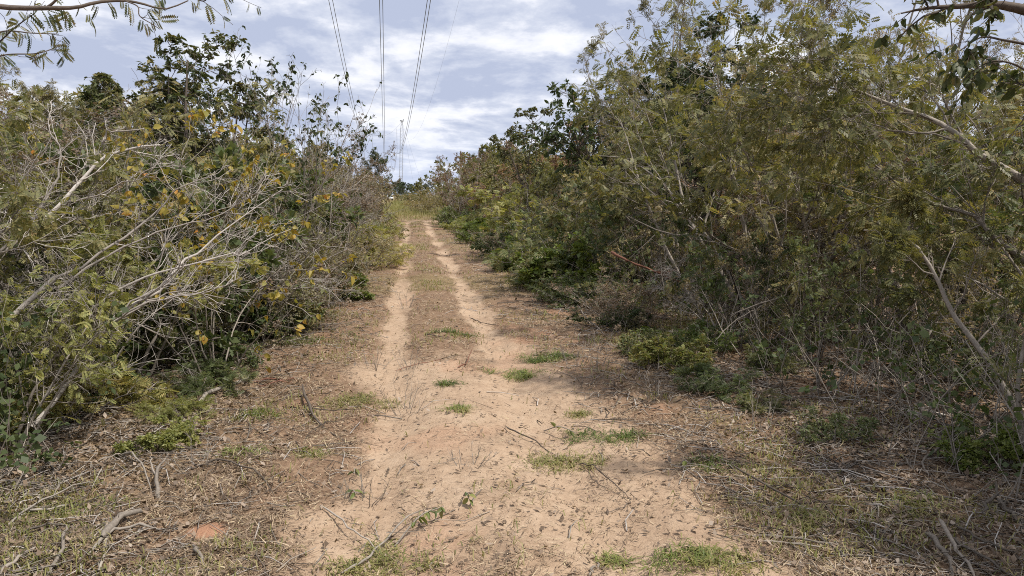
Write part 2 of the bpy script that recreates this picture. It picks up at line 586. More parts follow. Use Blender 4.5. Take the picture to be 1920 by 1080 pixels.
def build_line():
    Ds = np.concatenate((np.linspace(-60, 400, 70), np.linspace(415, 800, 40)))

    def h2(D):
        D = np.asarray(D, float)
        return np.where(D <= TOWER_D, hwire(D), 18.4 + (D - (2 * TOWER_D - 272.0)) ** 2 * 0.000325)
    for side, lab in ((-6.6, 'left pair of twin overhead conductors with spacers'), (0.0, 'middle pair of twin overhead conductors running straight up'), (6.3, 'right pair of twin overhead conductors slanting from the right mast')):
        root = tag(link('conductor_bundle', None), lab, 'power line', 'twin conductors of the power line')
        root.location = tuple(wire_pts(side, [400.0])[0])
        inv = -np.array(root.location)
        gap = .5 if side < 0 else .42
        for sg in (-.5, .5):
            g = Geo()
            P = wire_pts(side + sg * gap, Ds, hf=h2) + inv
            g.tubes(P[None], np.full((1, len(Ds)), .048), 4)
            link('conductor', g.mesh('conductor', M['wire']), root)
        for D in (82 if side < 0 else (100 if side == 0 else 104), 166 if side else 190, 235):
            g = Geo()
            c4 = [wire_pts(side + sx * gap * .5, [D + dd * 4], hf=h2)[0] + inv for sx, dd in ((-1, -.25), (1, -.25), (1, .25), (-1, .25), (-1, -.25))]
            g.tubes(np.array([c4]), np.full((1, 5), .035), 4)
            link('spacer', g.mesh('spacer', M['wire']), root)
    root = tag(link('shield_wire', None), 'thin faint shield wire high on the right of the power line', 'power line')
    root.location = (0, 0, 0)
    g = Geo()
    hs = lambda D: 30 + (np.asarray(D, float) - 290) ** 2 * .00036 - 4
    P = wire_pts(13.2, np.linspace(20, 390, 50), hf=hs)
    g.tubes(P[None], np.full((1, 50), .012), 4)
    link('wire', g.mesh('wire', M['wire']), root)
    # guyed mast tower with a cross rope
    base = LDIR * TOWER_D
    root = tag(link('guyed_tower', None), 'distant cross rope pylon with two leaning lattice masts', 'pylon')
    cpx = 718
    base = at(cpx, 365, TOWER_D)
    base[2] = 0
    root.location = tuple(base)
    tops = []
    for bx, tx, htp in ((-9.0, -11.0, 39.6), (9.4, 10.8, 40.2)):
        g = Geo()
        n = 26
        B, T = np.array((bx, 0, 0.)), np.array((tx, 0, htp))
        cs = []
        for k in range(n + 1):
            t = k / n
            w = .75 * min(1, t * 5 + .25, (1 - t) * 5 + .3)
            c = B + (T - B) * t
            cs.append([c + np.array((sx * w, sy * w, 0)) for sx, sy in ((-1, -1), (1, -1), (1, 1), (-1, 1))])
        cs = np.array(cs)
        for j in range(4):
            g.tubes(cs[:, j][None], np.full((1, n + 1), .065), 4)
        for k in range(n):
            for j in range(4):
                g.tubes(np.array([[cs[k, j], cs[k + 1, (j + 1) % 4]]]), np.full((1, 2), .032), 3)
        link('mast', g.mesh('mast', M['steel']), root)
        g = Geo()
        g.tubes(np.array([[T - (0, 0, .2), T + (0.1 * tx, 0, 1.0)]]), np.array([[.3, .12]]), 5)
        g.box(T + (0, 0, .1), (2.0, 1.2, .5))
        link('mast_head', g.mesh('mast_head', M['steel']), root)
        tops.append(T)
        for gy in (-22, 22):
            g = Geo()
            g.tubes(np.array([[T, np.array((tx * 1.9, gy, 0))]]), np.full((1, 2), .025), 3)
            link('guy_wire', g.mesh('guy_wire', M['wire']), root)
    g = Geo()
    tt = np.linspace(0, 1, 15)
    P = tops[0] + (tops[1] - tops[0]) * tt[:, None]
    P[:, 2] -= 7.5 * (1 - (2 * tt - 1) ** 2)
    g.tubes(P[None], np.full((1, 15), .035), 3)
    link('cross_rope', g.mesh('cross_rope', M['wire']), root)
    for lx in (-5, 1.5, 8):
        t = (lx - tops[0][0]) / (tops[1][0] - tops[0][0])
        zt = tops[0][2] - 7.5 * (1 - (2 * t - 1) ** 2)
        g = Geo()
        g.tubes(np.array([[(lx, 0, zt), (lx, 0, 24.0)]]), np.full((1, 2), .07), 5)
        link('insulator', g.mesh('insulator', M['steel']), root)


build_line()

# ------------------------------------------------------------------ plants
def grow(rng, stems, levels):
    """stems: (P (N,m,3), R (N,m)); levels: list of dicts.  -> list of (P,R,sides) per level"""
    res = [stems]
    P, R = stems[0], stems[1]
    for lv in levels:
        N, m, _ = P.shape
        k = lv['k']
        idx = np.repeat(np.arange(N), k)
        t = rng.uniform(lv.get('t0', .25), lv.get('t1', 1.0), N * k) ** lv.get('tp', 1.0)
        f = t * (m - 1)
        i0 = np.minimum(f.astype(int), m - 2)
        fr = (f - i0)[:, None]
        p = P[idx, i0] * (1 - fr) + P[idx, i0 + 1] * fr
        d = nrm(P[idx, i0 + 1] - P[idx, i0])
        plen = np.linalg.norm(P[:, -1] - P[:, 0], axis=1)[idx]
        r0 = (R[idx, i0] * (1 - fr[:, 0]) + R[idx, i0 + 1] * fr[:, 0])
        n = len(idx)
        perp = nrm(np.cross(d, rng.normal(0, 1, (n, 3)) + np.array((0, 0, lv.get('flat', 0.0)))))
        a = np.radians(rng.normal(lv.get('ang', 45), lv.get('angsd', 14), n))[:, None]
        D = d * np.cos(a) + perp * np.sin(a)
        L = plen * rng.uniform(*lv['len'], n) * (1 - lv.get('taper', .45) * t)
        if 'abslen' in lv:
            L = rng.uniform(*lv['abslen'], n)
        steps = lv.get('steps', 5)
        pts = np.empty((n, steps + 1, 3))
        pts[:, 0] = p
        for s in range(steps):
            D = D + rng.normal(0, lv.get('wig', .15), (n, 3))
            D[:, 2] += lv.get('up', 0.0)
            D = nrm(D)
            pts[:, s + 1] = pts[:, s] + D * (L / steps)[:, None]
        low = pts[..., 2] < .04
        pts[..., 2] = np.where(low, .04 + .3 * np.abs(pts[..., 2] - .04) * .2, pts[..., 2])
        rb = np.clip(r0 * lv.get('r', .6), lv.get('rmin', .0022), 1)
        rr = rb[:, None] * np.linspace(1, lv.get('tip', .45), steps + 1)[None]
        rr = np.maximum(rr, lv.get('rmin', .0022) * .7)
        res.append((pts, rr, lv.get('sides', 3)))
        P, R = pts, rr
    return res


def stems(rng, n, H, lean, leansd, spread, r, steps=9, wig=.09, up=.04, sides=5, lenvar=.2, bend=0.0, tip=.15):
    az = rng.uniform(0, 2 * np.pi) + np.arange(n) * 2 * np.pi / n + rng.normal(0, .35, n)
    ln = np.radians(np.clip(rng.normal(lean, leansd, n), 0, 85))
    D = np.stack((np.cos(az) * np.sin(ln), np.sin(az) * np.sin(ln), np.cos(ln)), 1)
    p = np.stack((np.cos(az), np.sin(az), 0 * az), 1) * spread * rng.uniform(.3, 1, n)[:, None]
    p[:, 2] = -.06
    L = H * rng.uniform(1 - lenvar, 1 + lenvar * .3, n)
    pts = np.empty((n, steps + 1, 3))
    pts[:, 0] = p
    for s in range(steps):
        D = D + rng.normal(0, wig, (n, 3))
        D[:, 2] += up - bend * s / steps
        D = nrm(D)
        pts[:, s + 1] = pts[:, s] + D * (L / steps)[:, None]
    rr = r * rng.uniform(.75, 1.1, n)[:, None] * np.linspace(1, tip, steps + 1)[None]
    rr[:, 0] *= 1.25
    return pts, rr, sides


def on_twigs(rng, lv, per, t0=.15, t1=1.0, spread=55, droop=0.0):
    """leaf anchors along the polylines of a level"""
    P = lv[0]
    N, m, _ = P.shape
    idx = np.repeat(np.arange(N), per)
    t = rng.uniform(t0, t1, len(idx))
    f = t * (m - 1)
    i0 = np.minimum(f.astype(int), m - 2)
    fr = (f - i0)[:, None]
    p = P[idx, i0] * (1 - fr) + P[idx, i0 + 1] * fr
    d = nrm(P[idx, i0 + 1] - P[idx, i0])
    perp = nrm(np.cross(d, rng.normal(0, 1, d.shape)))
    a = np.radians(rng.normal(spread, 18, len(idx)))[:, None]
    D = d * np.cos(a) + perp * np.sin(a)
    D[:, 2] -= droop
    return p, nrm(D)


def plant_meshes(name, rng, lvls, bark, leaf, leaves, barkskip=(), bare=.12):
    """leaves: list of (level index, per twig, template, size, kwargs).  -> (trunk mesh, crown mesh or None, height)"""
    g = Geo()
    for i, lv in enumerate(lvls):
        if i in barkskip:
            continue
        g.tubes(lv[0], lv[1], lv[2])
    tm = g.mesh(name + '_trunk', M[bark], True)
    cm = None
    g = Geo()
    for (li, per, tm_, size, kw) in leaves:
        kw = dict(kw)
        up = kw.pop('upn', .7)
        p, D = on_twigs(rng, lvls[li], per, **kw)
        # leaves gather in sprays, other parts of the crown stay bare
        q = fbm(p[:, 0] * 2.3 + p[:, 2] * 1.1 + 20, p[:, 1] * 2.3 - p[:, 2] * 1.7 + 20, 201, 3)
        keep = rng.uniform(0, 1, len(p)) < bare + (1 - bare) * ss(.40, .56, q)
        g.leaves(tm_, p[keep], D[keep], rng, size * rng.uniform(.9, 1.15), up=up)
    if g.n:
        cm = g.mesh(name + '_crown', M[leaf])
    h = max(float(np.percentile(lv[0][..., 2], 99.7)) for lv in lvls)
    return tm, cm, h


RS = np.random.default_rng(7)
F6 = tmpl_feather(6, lw=.15, ll=.40)
F5 = tmpl_feather(5, lw=.25, ll=.46)
F8 = tmpl_feather(8, lw=.13, ll=.42, droop=.5)
F4 = tmpl_feather(4, lw=.22, ll=.5)
OV = tmpl_oval()
OVW = tmpl_oval(.75, .1, .3)
RH5 = tmpl_rhomb(5, .15, RS)
RH4 = tmpl_rhomb(4, .2, RS, .4)
PROTO = {}


def proto(kind, fn, n, seed):
    PROTO[kind] = [fn(np.random.default_rng(seed + 31 * i), f'{kind}_{i}') for i in range(n)]


def p_feather(leaf, bark='bark_grey', lod=0, H=3.6, n=5, lean=26, dens=3):
    def f(rng, nm):
        s = stems(rng, n, H * .95, lean, 9, .16, .032, bend=.12, wig=.10, up=.03)
        L = grow(rng, s, [
            dict(k=8, t0=.32, len=(.35, .62), ang=48, wig=.14, up=.02, r=.55, steps=6, sides=4, rmin=.005),
            dict(k=6, t0=.2, len=(.35, .6), ang=50, wig=.16, up=-.02, r=.55, steps=4, rmin=.003),
            dict(k=4, t0=.2, len=(.4, .7), ang=48, wig=.18, up=-.03, r=.6, steps=3, rmin=.0022)])
        if lod:
            return plant_meshes(nm, rng, L, bark, leaf, [(3, 3, RH5, .16, dict(droop=.2)), (2, 3, RH5, .16, {})], barkskip=(3,))
        return plant_meshes(nm, rng, L, bark, leaf, [(3, dens, F5, .098, dict(droop=.25)), (2, 3, F5, .10, dict(droop=.2))])
    return f


def p_twiggy(leaf='pale', bark='bark_pale', H=2.6, leafn=0):
    def f(rng, nm):
        s = stems(rng, 7, H, 32, 12, .2, .022, bend=.10, wig=.13, up=.04, sides=4)
        L = grow(rng, s, [
            dict(k=7, t0=.15, len=(.35, .65), ang=42, wig=.17, up=.03, r=.6, steps=6, sides=4, rmin=.0045),
            dict(k=6, t0=.15, len=(.35, .65), ang=45, wig=.2, up=.02, r=.6, steps=4, rmin=.003),
            dict(k=4, t0=.15, len=(.35, .7), ang=45, wig=.22, up=.02, r=.6, steps=3, rmin=.0022)])
        lv = [(3, leafn, RH4, .07, dict(droop=.15))] if leafn else []
        return plant_meshes(nm, rng, L, bark, leaf, lv)
    return f


def p_dark(leaf='dark', lod=0, H=4.6, bare=.12, hs=.9, br=(.28, .5)):
    def f(rng, nm):
        s = stems(rng, 3, H * hs, 13, 6, .12, .055, bend=.03, up=.05, steps=9)
        L = grow(rng, s, [
            dict(k=12, t0=.25, len=br, ang=55, wig=.14, up=.05, r=.5, steps=6, sides=4, rmin=.007, taper=.6),
            dict(k=7, t0=.25, len=(.35, .6), ang=50, wig=.18, up=.02, r=.55, steps=4, rmin=.004),
            dict(k=4, t0=.3, len=(.4, .7), ang=48, wig=.18, up=-.02, r=.6, steps=3, rmin=.003)])
        if lod:
            return plant_meshes(nm, rng, L, 'bark_dark', leaf, [(3, 4, RH4, .17, dict(droop=.25))], barkskip=(3,))
        return plant_meshes(nm, rng, L, 'bark_dark', leaf, [(3, 8, OV, .066, dict(droop=.5, upn=.5))], bare=bare)
    return f


def p_sparse(leaf='dark', bark='bark_grey', H=4.4):
    def f(rng, nm):
        s = stems(rng, 6, H, 14, 5, .12, .03, bend=.02, wig=.10, up=.05, steps=10)
        L = grow(rng, s, [
            dict(k=6, t0=.3, len=(.3, .55), ang=36, wig=.13, up=.07, r=.55, steps=6, sides=4, rmin=.005),
            dict(k=4, t0=.3, len=(.35, .6), ang=40, wig=.16, up=.05, r=.6, steps=4, rmin=.0035),
            dict(k=3, t0=.4, len=(.35, .6), ang=42, wig=.18, up=.04, r=.6, steps=3, rmin=.0026)])
        return plant_meshes(nm, rng, L, bark, leaf, [(3, 4, OV, .075, dict(droop=.9, t0=.5, upn=.3))])
    return f


def p_bush(leaf, bark='bark_grey', H=1.6, per=7, size=.075, tm=None, lod=0):
    def f(rng, nm):
        s = stems(rng, 9, H, 34, 14, .25, .014, bend=.08, wig=.14, up=.04, steps=7, sides=4)
        L = grow(rng, s, [
            dict(k=7, t0=.12, len=(.35, .65), ang=46, wig=.18, up=.04, r=.6, steps=5, rmin=.0035),
            dict(k=6, t0=.1, len=(.4, .7), ang=46, wig=.2, up=.03, r=.6, steps=3, rmin=.0022)])
        if lod:
            return plant_meshes(nm, rng, L, bark, leaf, [(2, 4, RH5, .17, {})], barkskip=(2,))
        return plant_meshes(nm, rng, L, bark, leaf, [(2, per, RH5 if tm is None else tm, size * 1.6, dict(droop=.15))])
    return f


def p_brown(leaf='brown', H=3.0, lod=0):
    def f(rng, nm):
        s = stems(rng, 7, H, 24, 9, .22, .022, bend=.05, wig=.12, up=.04, sides=4)
        L = grow(rng, s, [
            dict(k=8, t0=.15, len=(.3, .55), ang=42, wig=.16, up=.05, r=.6, steps=5, sides=3, rmin=.0045),
            dict(k=7, t0=.15, len=(.35, .6), ang=44, wig=.18, up=.04, r=.6, steps=4, rmin=.003),
            dict(k=4, t0=.1, len=(.4, .75), ang=44, wig=.2, up=.03, r=.6, steps=2, rmin=.0022)])
        if lod:
            return plant_meshes(nm, rng, L, 'bark_grey', leaf, [(3, 2, RH5, .14, {}), (2, 2, RH5, .14, {})], barkskip=(3,))
        return plant_meshes(nm, rng, L, 'bark_grey', leaf, [(3, 3, RH4, .068, {})])
    return f


def p_pale(leaf='pale', H=6.5):
    def f(rng, nm):
        s = stems(rng, 2, H * .9, 9, 4, .1, .05, bend=.02, wig=.08, up=.04, steps=12)
        L = grow(rng, s, [
            dict(k=13, t0=.3, len=(.22, .42), ang=42, wig=.13, up=.05, r=.5, steps=7, sides=4, rmin=.006, taper=.55),
            dict(k=7, t0=.25, len=(.3, .55), ang=42, wig=.15, up=.03, r=.55, steps=5, rmin=.0035),
            dict(k=4, t0=.25, len=(.35, .65), ang=44, wig=.18, up=.0, r=.6, steps=3, rmin=.0025)])
        return plant_meshes(nm, rng, L, 'bark_grey', leaf, [(3, 4, F4, .11, dict(droop=.3))])
    return f


proto('olive', p_feather('olive'), 3, 100)
proto('olive_far', p_feather('olive', lod=1), 2, 140)
proto('yellow', p_feather('yellow', 'bark_grey', H=2.4, n=5, lean=34, dens=3), 2, 200)
proto('greenfeather', p_feather('green', 'bark_dark', H=3.0, n=5, lean=30), 2, 240)
proto('twiggy', p_twiggy(), 2, 300)
proto('twigleaf', p_twiggy('pale', 'bark_grey', 2.4, 3), 2, 340)
proto('dark', p_dark(bare=.35), 2, 400)
proto('russet', p_brown('rust'), 1, 780)
proto('round', p_dark('green', bare=.42, hs=.6, br=(.5, .75)), 1, 460)
proto('dark_far', p_dark(lod=1), 2, 430)
proto('sparse', p_sparse(), 2, 500)
proto('bush', p_bush('green'), 2, 600)
proto('bush_far', p_bush('pale', lod=1, H=2.0), 2, 640)
proto('greybush', p_bush('pale', H=1.7, per=6, size=.05, tm=RH4), 2, 620)
PROTO['greybush'][1] = p_bush('brown', H=1.7, per=6, size=.05, tm=RH4)(np.random.default_rng(625), 'greybush_b')
proto('herb', p_bush('fresh', 'bark_grey', .5, 5, .042, F6), 2, 660)
proto('brown', p_brown(), 2, 700)
proto('brown_far', p_brown(lod=1), 2, 740)
proto('rust_far', p_brown('rust', lod=1), 1, 760)
proto('pale', p_pale(), 2, 800)

NAME = dict(olive='feathery_shrub', olive_far='feathery_shrub', yellow='feathery_shrub', greenfeather='feathery_shrub', twiggy='bare_shrub', twigleaf='bare_shrub', dark='broadleaf_tree', round='broadleaf_tree',
            dark_far='broadleaf_tree', sparse='sparse_tree', bush='low_bush', greybush='low_bush', bush_far='low_bush', herb='herb_clump', brown='dry_shrub', brown_far='dry_shrub', rust_far='dry_shrub', russet='dry_shrub', pale='slender_tree')
CAT = dict(feathery_shrub='shrub', bare_shrub='shrub', broadleaf_tree='tree', sparse_tree='tree', low_bush='bush', herb_clump='plant', dry_shrub='shrub', slender_tree='tree')
rnd = random.Random(5)


def put(kind, x, y, h, label, group=None, rz=None, tilt=(0, 0), wide=1.0, var=None):
    vs = PROTO[kind]
    tm, cm, hh = vs[var if var is not None else rnd.randrange(len(vs))]
    nm = NAME[kind]
    root = link(nm, None)
    s = h / hh
    root.location = (x, y, float(zg(x, y)))
    root.rotation_euler = (tilt[0], tilt[1], rnd.uniform(0, 2 * math.pi) if rz is None else rz)
    root.scale = (s * wide, s * wide, s)
    tag(root, label, CAT[nm], group)
    link('trunk', tm, root)
    if cm:
        link('crown', cm, root)
    return root


def putpx(kind, px, Y, topy, label, **kw):
    p = at(px, 365, Y)
    return put(kind, float(p[0]), Y, htop(topy, Y), label, **kw)


# --- plants one can single out: (kind, px, distance, top row, width factor, label)
SPECIAL = [
    ('dark', 345, 13.5, 62, 1.25, 'dark leafy tree rising above the left thicket into the sky'),
    ('sparse', 500, 11.5, 75, .9, 'sparse tree with drooping leaves showing sky between its thin branches'),
    ('sparse', 585, 13.5, 118, .75, 'sparse slender tree over the brown scrub nearest the power line'),
    ('greybush', 455, 8.9, 470, 1.2, 'grey green fine leaved bush behind the fan of bare branches'),
    ('greybush', 530, 10.2, 440, 1.2, 'grey green bush with dry twigs at the left verge by the dark log'),
    ('greybush', 590, 12.0, 430, 1.2, 'grey green bush bulging onto the left verge'),
    ('greybush', 635, 14.5, 420, 1.2, 'grey green bush further along the left verge'),
    ('greybush', 668, 18.0, 400, 1.1, 'small grey bush at the foot of the brown scrub'),
    ('olive', 480, 10.5, 330, 1.0, 'olive shrub between the amber leaves and the brown scrub'),
    ('brown', 540, 12.5, 300, 1.0, 'brown shrub in front of the sparse trees trunks'),
    ('brown', 652, 27.0, 262, .9, 'brown scrub plant bulging towards the ruts on the left'),
    ('brown', 612, 21.5, 255, 1.0, 'dense brown shrub left of the ruts below the overhead wires'),
    ('dark', 285, 14.5, 105, 1.2, 'lower dark tree on the left shoulder of the tallest left one'),
    ('dark', 410, 15.0, 120, 1.1, 'dark tree falling away towards the sparse thin branches'),
    ('pale', 60, 9.5, 55, 1.0, 'pale feathery tree at the far left edge behind the tangled thicket'),
    ('olive', 120, 8.2, 128, 1.05, 'olive feathery shrub under the overhanging branch on the left'),
    ('olive', 250, 9.0, 150, 1.0, 'olive shrub below the dark tree at left'),
    ('olive', 20, 7.4, 210, 1.0, 'olive feathery shrub behind the bare grey branches at the left edge'),
    ('yellow', 60, 5.9, 440, 1.0, 'yellow green drooping shrub in the left foreground'),
    ('yellow', 215, 6.6, 470, 1.0, 'yellow green shrub under the whitish fanned branches on the left'),
    ('yellow', -30, 5.0, 560, 1.0, 'small yellow leaved shrub cut by the lower left edge'),
    ('bush', 300, 7.6, 560, 1.1, 'low dark green bush beneath the fanned bare branches'),
    ('twigleaf', 520, 9.9, 430, 1.1, 'grey twiggy shrub with small leaves at the left verge'),
    ('brown', 570, 13.5, 320, 1.1, 'grey brown shrub in front of the brown scrub on the left'),
    ('bush_far', 600, 12.0, 470, 1.2, 'grey green low bush spilling onto the left verge'),
    ('brown', 610, 15.5, 225, 1.1, 'brown leafless looking shrub below the sparse leaning tree'),
    ('brown', 535, 17.0, 212, 1.0, 'purplish brown shrub deep behind the sparse trees'),
    ('brown', 580, 18.0, 238, 1.1, 'brown shrub halfway along the left wall of scrub'),
    ('dark_far', 706, 72.0, 280, .9, 'grey green tree at the far end of the left scrub'),
    ('rust_far', 885, 66.0, 280, .6, 'rust red shrub at the far end of the right scrub'),
    ('rust_far', 915, 60.0, 285, .7, 'rusty brown bush next to the red one on the right'),
    ('dark', 1005, 31.0, 200, 1.15, 'dark dome shaped tree over the far right scrub'),
    ('round', 1128, 21.5, 138, 1.02, 'dark green tree with ragged outline left of the tall right canopy'),
    ('russet', 1455, 11.0, 330, 1.1, 'russet shrub glowing inside the shaded right thicket'),
    ('russet', 1640, 10.3, 220, 1.0, 'russet leaved shrub behind the long dark limbs'),
    ('russet', 880, 44.0, 290, 1.0, 'reddish shrub at the far right bend of the scrub'),
    ('yellow', 1080, 21.0, 300, 1.2, 'yellow green shrub below the ragged dark green tree'),
    ('pale', 1180, 19.0, 60, .9, 'slender airy tree left of the tall pale one'),
    ('pale', 1225, 20.0, -40, 1.1, 'tall pale slender tree with sky between its twigs'),
    ('pale', 1290, 17.0, -120, .9, 'tall slender tree reaching past the top of the frame, right of the pale one'),
    ('dark', 1345, 13.5, 25, .9, 'dense dark tree rising behind the feathery canopy on the right'),
    ('olive', 1430, 10.5, 10, 1.0, 'olive feathery tall shrub filling the upper right canopy'),
    ('olive', 1540, 9.4, 60, 1.0, 'olive feathery shrub in the middle of the right canopy'),
    ('olive', 1330, 12.0, 110, 1.0, 'olive feathery shrub left of the right canopy'),
    ('pale', 1600, 11.5, -200, .9, 'slender tree above the middle of the right canopy'),
    ('pale', 1800, 10.0, -200, .9, 'slender tree behind the dark leafed branch at upper right'),
    ('olive', 1740, 8.4, 190, 1.0, 'olive feathery shrub behind the leaning pale trunk'),
    ('greenfeather', 1200, 13.2, 330, 1.1, 'green feathery shrub over the fallen branches on the right'),
    ('greenfeather', 1390, 9.4, 400, 1.0, 'green feathery shrub beside the leaf littered clearing'),
    ('greenfeather', 1540, 7.7, 440, .8, 'dark stemmed green shrub standing alone in the right shade'),
    ('twigleaf', 1880, 6.9, 430, .9, 'green shrub around the base of the leaning trunk'),
    ('bush', 1030, 17.0, 400, 1.2, 'green low bush at the right verge before the fallen branches'),
    ('brown', 1470, 12.5, 330, 1.1, 'reddish brown dry shrub inside the right thicket'),
    ('twigleaf', 1640, 8.8, 360, 1.1, 'grey twiggy shrub tangled in the right thicket'),
    ('twiggy', 1360, 9.8, 460, 1.0, 'bare grey shrub with crooked twigs before the right thicket'),
    ('twiggy', 60, 6.6, 300, 1.1, 'pale bare shrub with tangled twigs at the left edge'),
    ('twiggy', 330, 8.4, 330, 1.1, 'pale bare shrub with fine twigs right of the crooked limbs'),
    ('twiggy', 430, 9.3, 380, 1.1, 'pale bare shrub before the olive bushes on the left verge'),
    ('twiggy', 110, 6.2, 470, 1.0, 'low tangle of pale twigs inside the yellow green foreground shrub'),
    ('twiggy', 565, 16.0, 280, 1.0, 'grey bare shrub against the brown scrub on the left'),
    ('twiggy', 180, 7.6, 260, 1.1, 'pale bare shrub tangled among olive leaves on the left'),
]
for (k, px, Y, ty, wd, lab) in SPECIAL:
    putpx(k, px, Y, ty, lab, wide=wd)


# --- the walls of scrub on both sides
SKY_R = np.array([(780, 330), (820, 288), (900, 265), (960, 252), (1050, 280), (1150, 290), (1200, 255), (1260, 170), (1320, 110), (1420, 90), (1600, 150), (1920, 190), (2700, 190)], float)
SKY_L = np.array([(-800, 60), (0, 125), (200, 135), (260, 150), (420, 205), (520, 222), (600, 232), (690, 268), (720, 290), (760, 330)], float)


def wall(side):
    sname = 'left' if side < 0 else 'right'
    hi = 1.0 if side < 0 else 1.28
    rows = [(3.7, 1.2, (2.0, 3.0) if side < 0 else (1.7, 2.5)), (4.9, 1.7, (2.3, 3.2)), (6.7, 2.1, (2.8, 3.8)), (9.0, 2.7, (3.2, 4.4)), (12.5, 3.6, (3.6, 5.0)), (17.5, 5.0, (4.0, 5.6))]
    for ri, (u0, sp, (h0, h1)) in enumerate(rows):
        y = 5.2 + ri * .5 if ri else 7.5
        while y < (74 if ri < 3 else 62):
            u = u0 + rnd.uniform(-.35, .5) * (1 + ri * .3) + (.7 if side > 0 else -.35) * float(ss(16, 30, y))
            x = float(TRK(y)) + side * u
            px = 960 + FPX * x / y
            far = y > 27
            h = rnd.uniform(h0, h1) * (hi if ri else 1.0)
            if side > 0 and ri == 0:
                h *= .85
            band = 'near' if y < 12 else ('middle' if y < 27 else 'far')
            q = rnd.random()
            if far:
                k = ('olive_far' if q < .38 else 'brown_far' if q < .68 else 'bush_far' if q < .82 else 'dark_far') if side < 0 else ('olive_far' if q < .4 else 'brown_far' if q < .64 else 'rust_far' if q < .76 else 'bush_far' if q < .84 else 'dark_far')
            elif ri == 0:
                k = ('twigleaf' if q < .35 else 'bush' if q < .6 else 'olive' if q < .8 else 'brown') if side < 0 else ('bush' if q < .22 else 'greenfeather' if q < .5 else 'twigleaf' if q < .68 else 'greybush' if q < .8 else 'olive')
            else:
                k = ('olive' if q < .34 else 'brown' if q < .68 else 'twigleaf' if q < .9 else 'dark') if side < 0 else ('olive' if q < .38 else 'greenfeather' if q < .46 else 'dark' if q < .54 else 'brown' if q < .74 else 'twigleaf' if q < .88 else 'pale')
            edge = 960 + FPX * (x - side * 1.5) / y
            if y > 33 and ((side > 0 and edge < 835) or (side < 0 and edge > 722)):
                y += sp
                continue
            if side > 0 and ri == 0 and y < 11.5 and rnd.random() < .6:
                y += sp
                continue
            if side > 0 and ri and y < 11.5:
                h = min(h, 2.7)
                if rnd.random() < .3:
                    k = 'pale'
                    h = rnd.uniform(4.5, 6)
            tab = SKY_R if side > 0 else SKY_L
            lim = htop(float(np.interp(px, tab[:, 0], tab[:, 1])) + rnd.uniform(0, 45), y)
            h = max(1.0, min(h * (1.25 if ri > 1 else 1.0) * (1.4 if side > 0 and y > 26 and ri else 1.0), lim))
            if -700 < px < 2700:
                look = dict(olive='olive feathery shrub', olive_far='olive feathery shrub', brown='brown dry shrub', brown_far='brown dry shrub', rust_far='reddish brown shrub', twigleaf='sparsely leaved grey shrub', twiggy='bare grey shrub', bush='green low bush', greybush='grey green low bush', bush_far='pale green bush',
                            greenfeather='green feathery shrub', pale='pale slender tree', dark='dark leafy tree', dark_far='dark leafy tree')[k]
                pos = ('along the edge of the %s scrub' if ri == 0 else 'within the %s scrub' if ri < 3 else 'deep in the %s scrub') % sname
                bnd = {'near': 'near the wide sand', 'middle': 'beside the straight ruts', 'far': 'towards the end of the track'}[band]
                put(k, x, y, h, f'{look} {pos} {bnd}', group=f'{look} group {pos} {bnd}', wide=rnd.uniform(.95, 1.2), tilt=(rnd.gauss(0, .06), rnd.gauss(0, .06)))
            y += sp * rnd.uniform(.75, 1.25) * (1 + y / 45)


wall(-1)
wall(1)
# the scrub goes on beside and behind the camera
for (x, y, h, k, lab) in [(4.9, 3.0, 5.2, 'pale', 'slender tree beside the viewpoint on the right'), (5.6, 1.2, 5.0, 'olive', 'olive shrub beside the viewpoint on the right'), (6.6, 3.8, 5.4, 'dark', 'dark tree shading the right foreground'), (4.5, 1.5, 6.0, 'dark', 'dense dark tree just out of view on the right'), (5.2, 3.3, 6.3, 'dark', 'tall dark tree at the right edge of the viewpoint'), (4.3, -.4, 5.6, 'dark', 'dark tree nearest the viewpoint on the right'), (4.6, -1.5, 4.2, 'olive', 'olive shrub behind the viewpoint on the right'), (5.5, -4.5, 4.6, 'pale', 'slender tree behind the viewpoint on the right'),
                         (-4.2, 1.6, 3.4, 'olive', 'olive shrub beside the viewpoint on the left'), (-4.0, -1.6, 3.2, 'yellow', 'yellow green shrub behind the viewpoint on the left'), (-5.2, 3.2, 4.0, 'pale', 'slender tree beside the viewpoint on the left'), (-4.2, -5.0, 3.6, 'brown', 'brown shrub behind the viewpoint on the left')]:
    put(k, x, y, h, lab)

# --- bushes closing the far end and the distant tree line
FAR_BUSH = [(770, 92, 1.9), (795, 84, 2.2), (815, 76, 2.4), (838, 70, 2.6), (785, 120, 2.4), (808, 110, 2.8), (750, 150, 1.6), (830, 95, 3.0), (860, 80, 3.0), (765, 175, 2.5)]
for i, (px, Y, h) in enumerate(FAR_BUSH):
    p = at(px, 365, Y)
    put('bush_far' if i % 3 else 'olive_far', float(p[0]), Y, h, 'olive bush in the grassy gap at the end of the track', group='bushes in the far grassy gap', wide=1.5)
for i in range(26):
    px = 640 + i * 11 + rnd.uniform(-5, 5)
    Y = rnd.uniform(240, 330)
    p = at(px, 365, Y)
    put('dark_far', float(p[0]), Y, rnd.uniform(4.2, 7.2), 'distant dark tree on the horizon beyond the track', group='trees on the far horizon', wide=1.35)


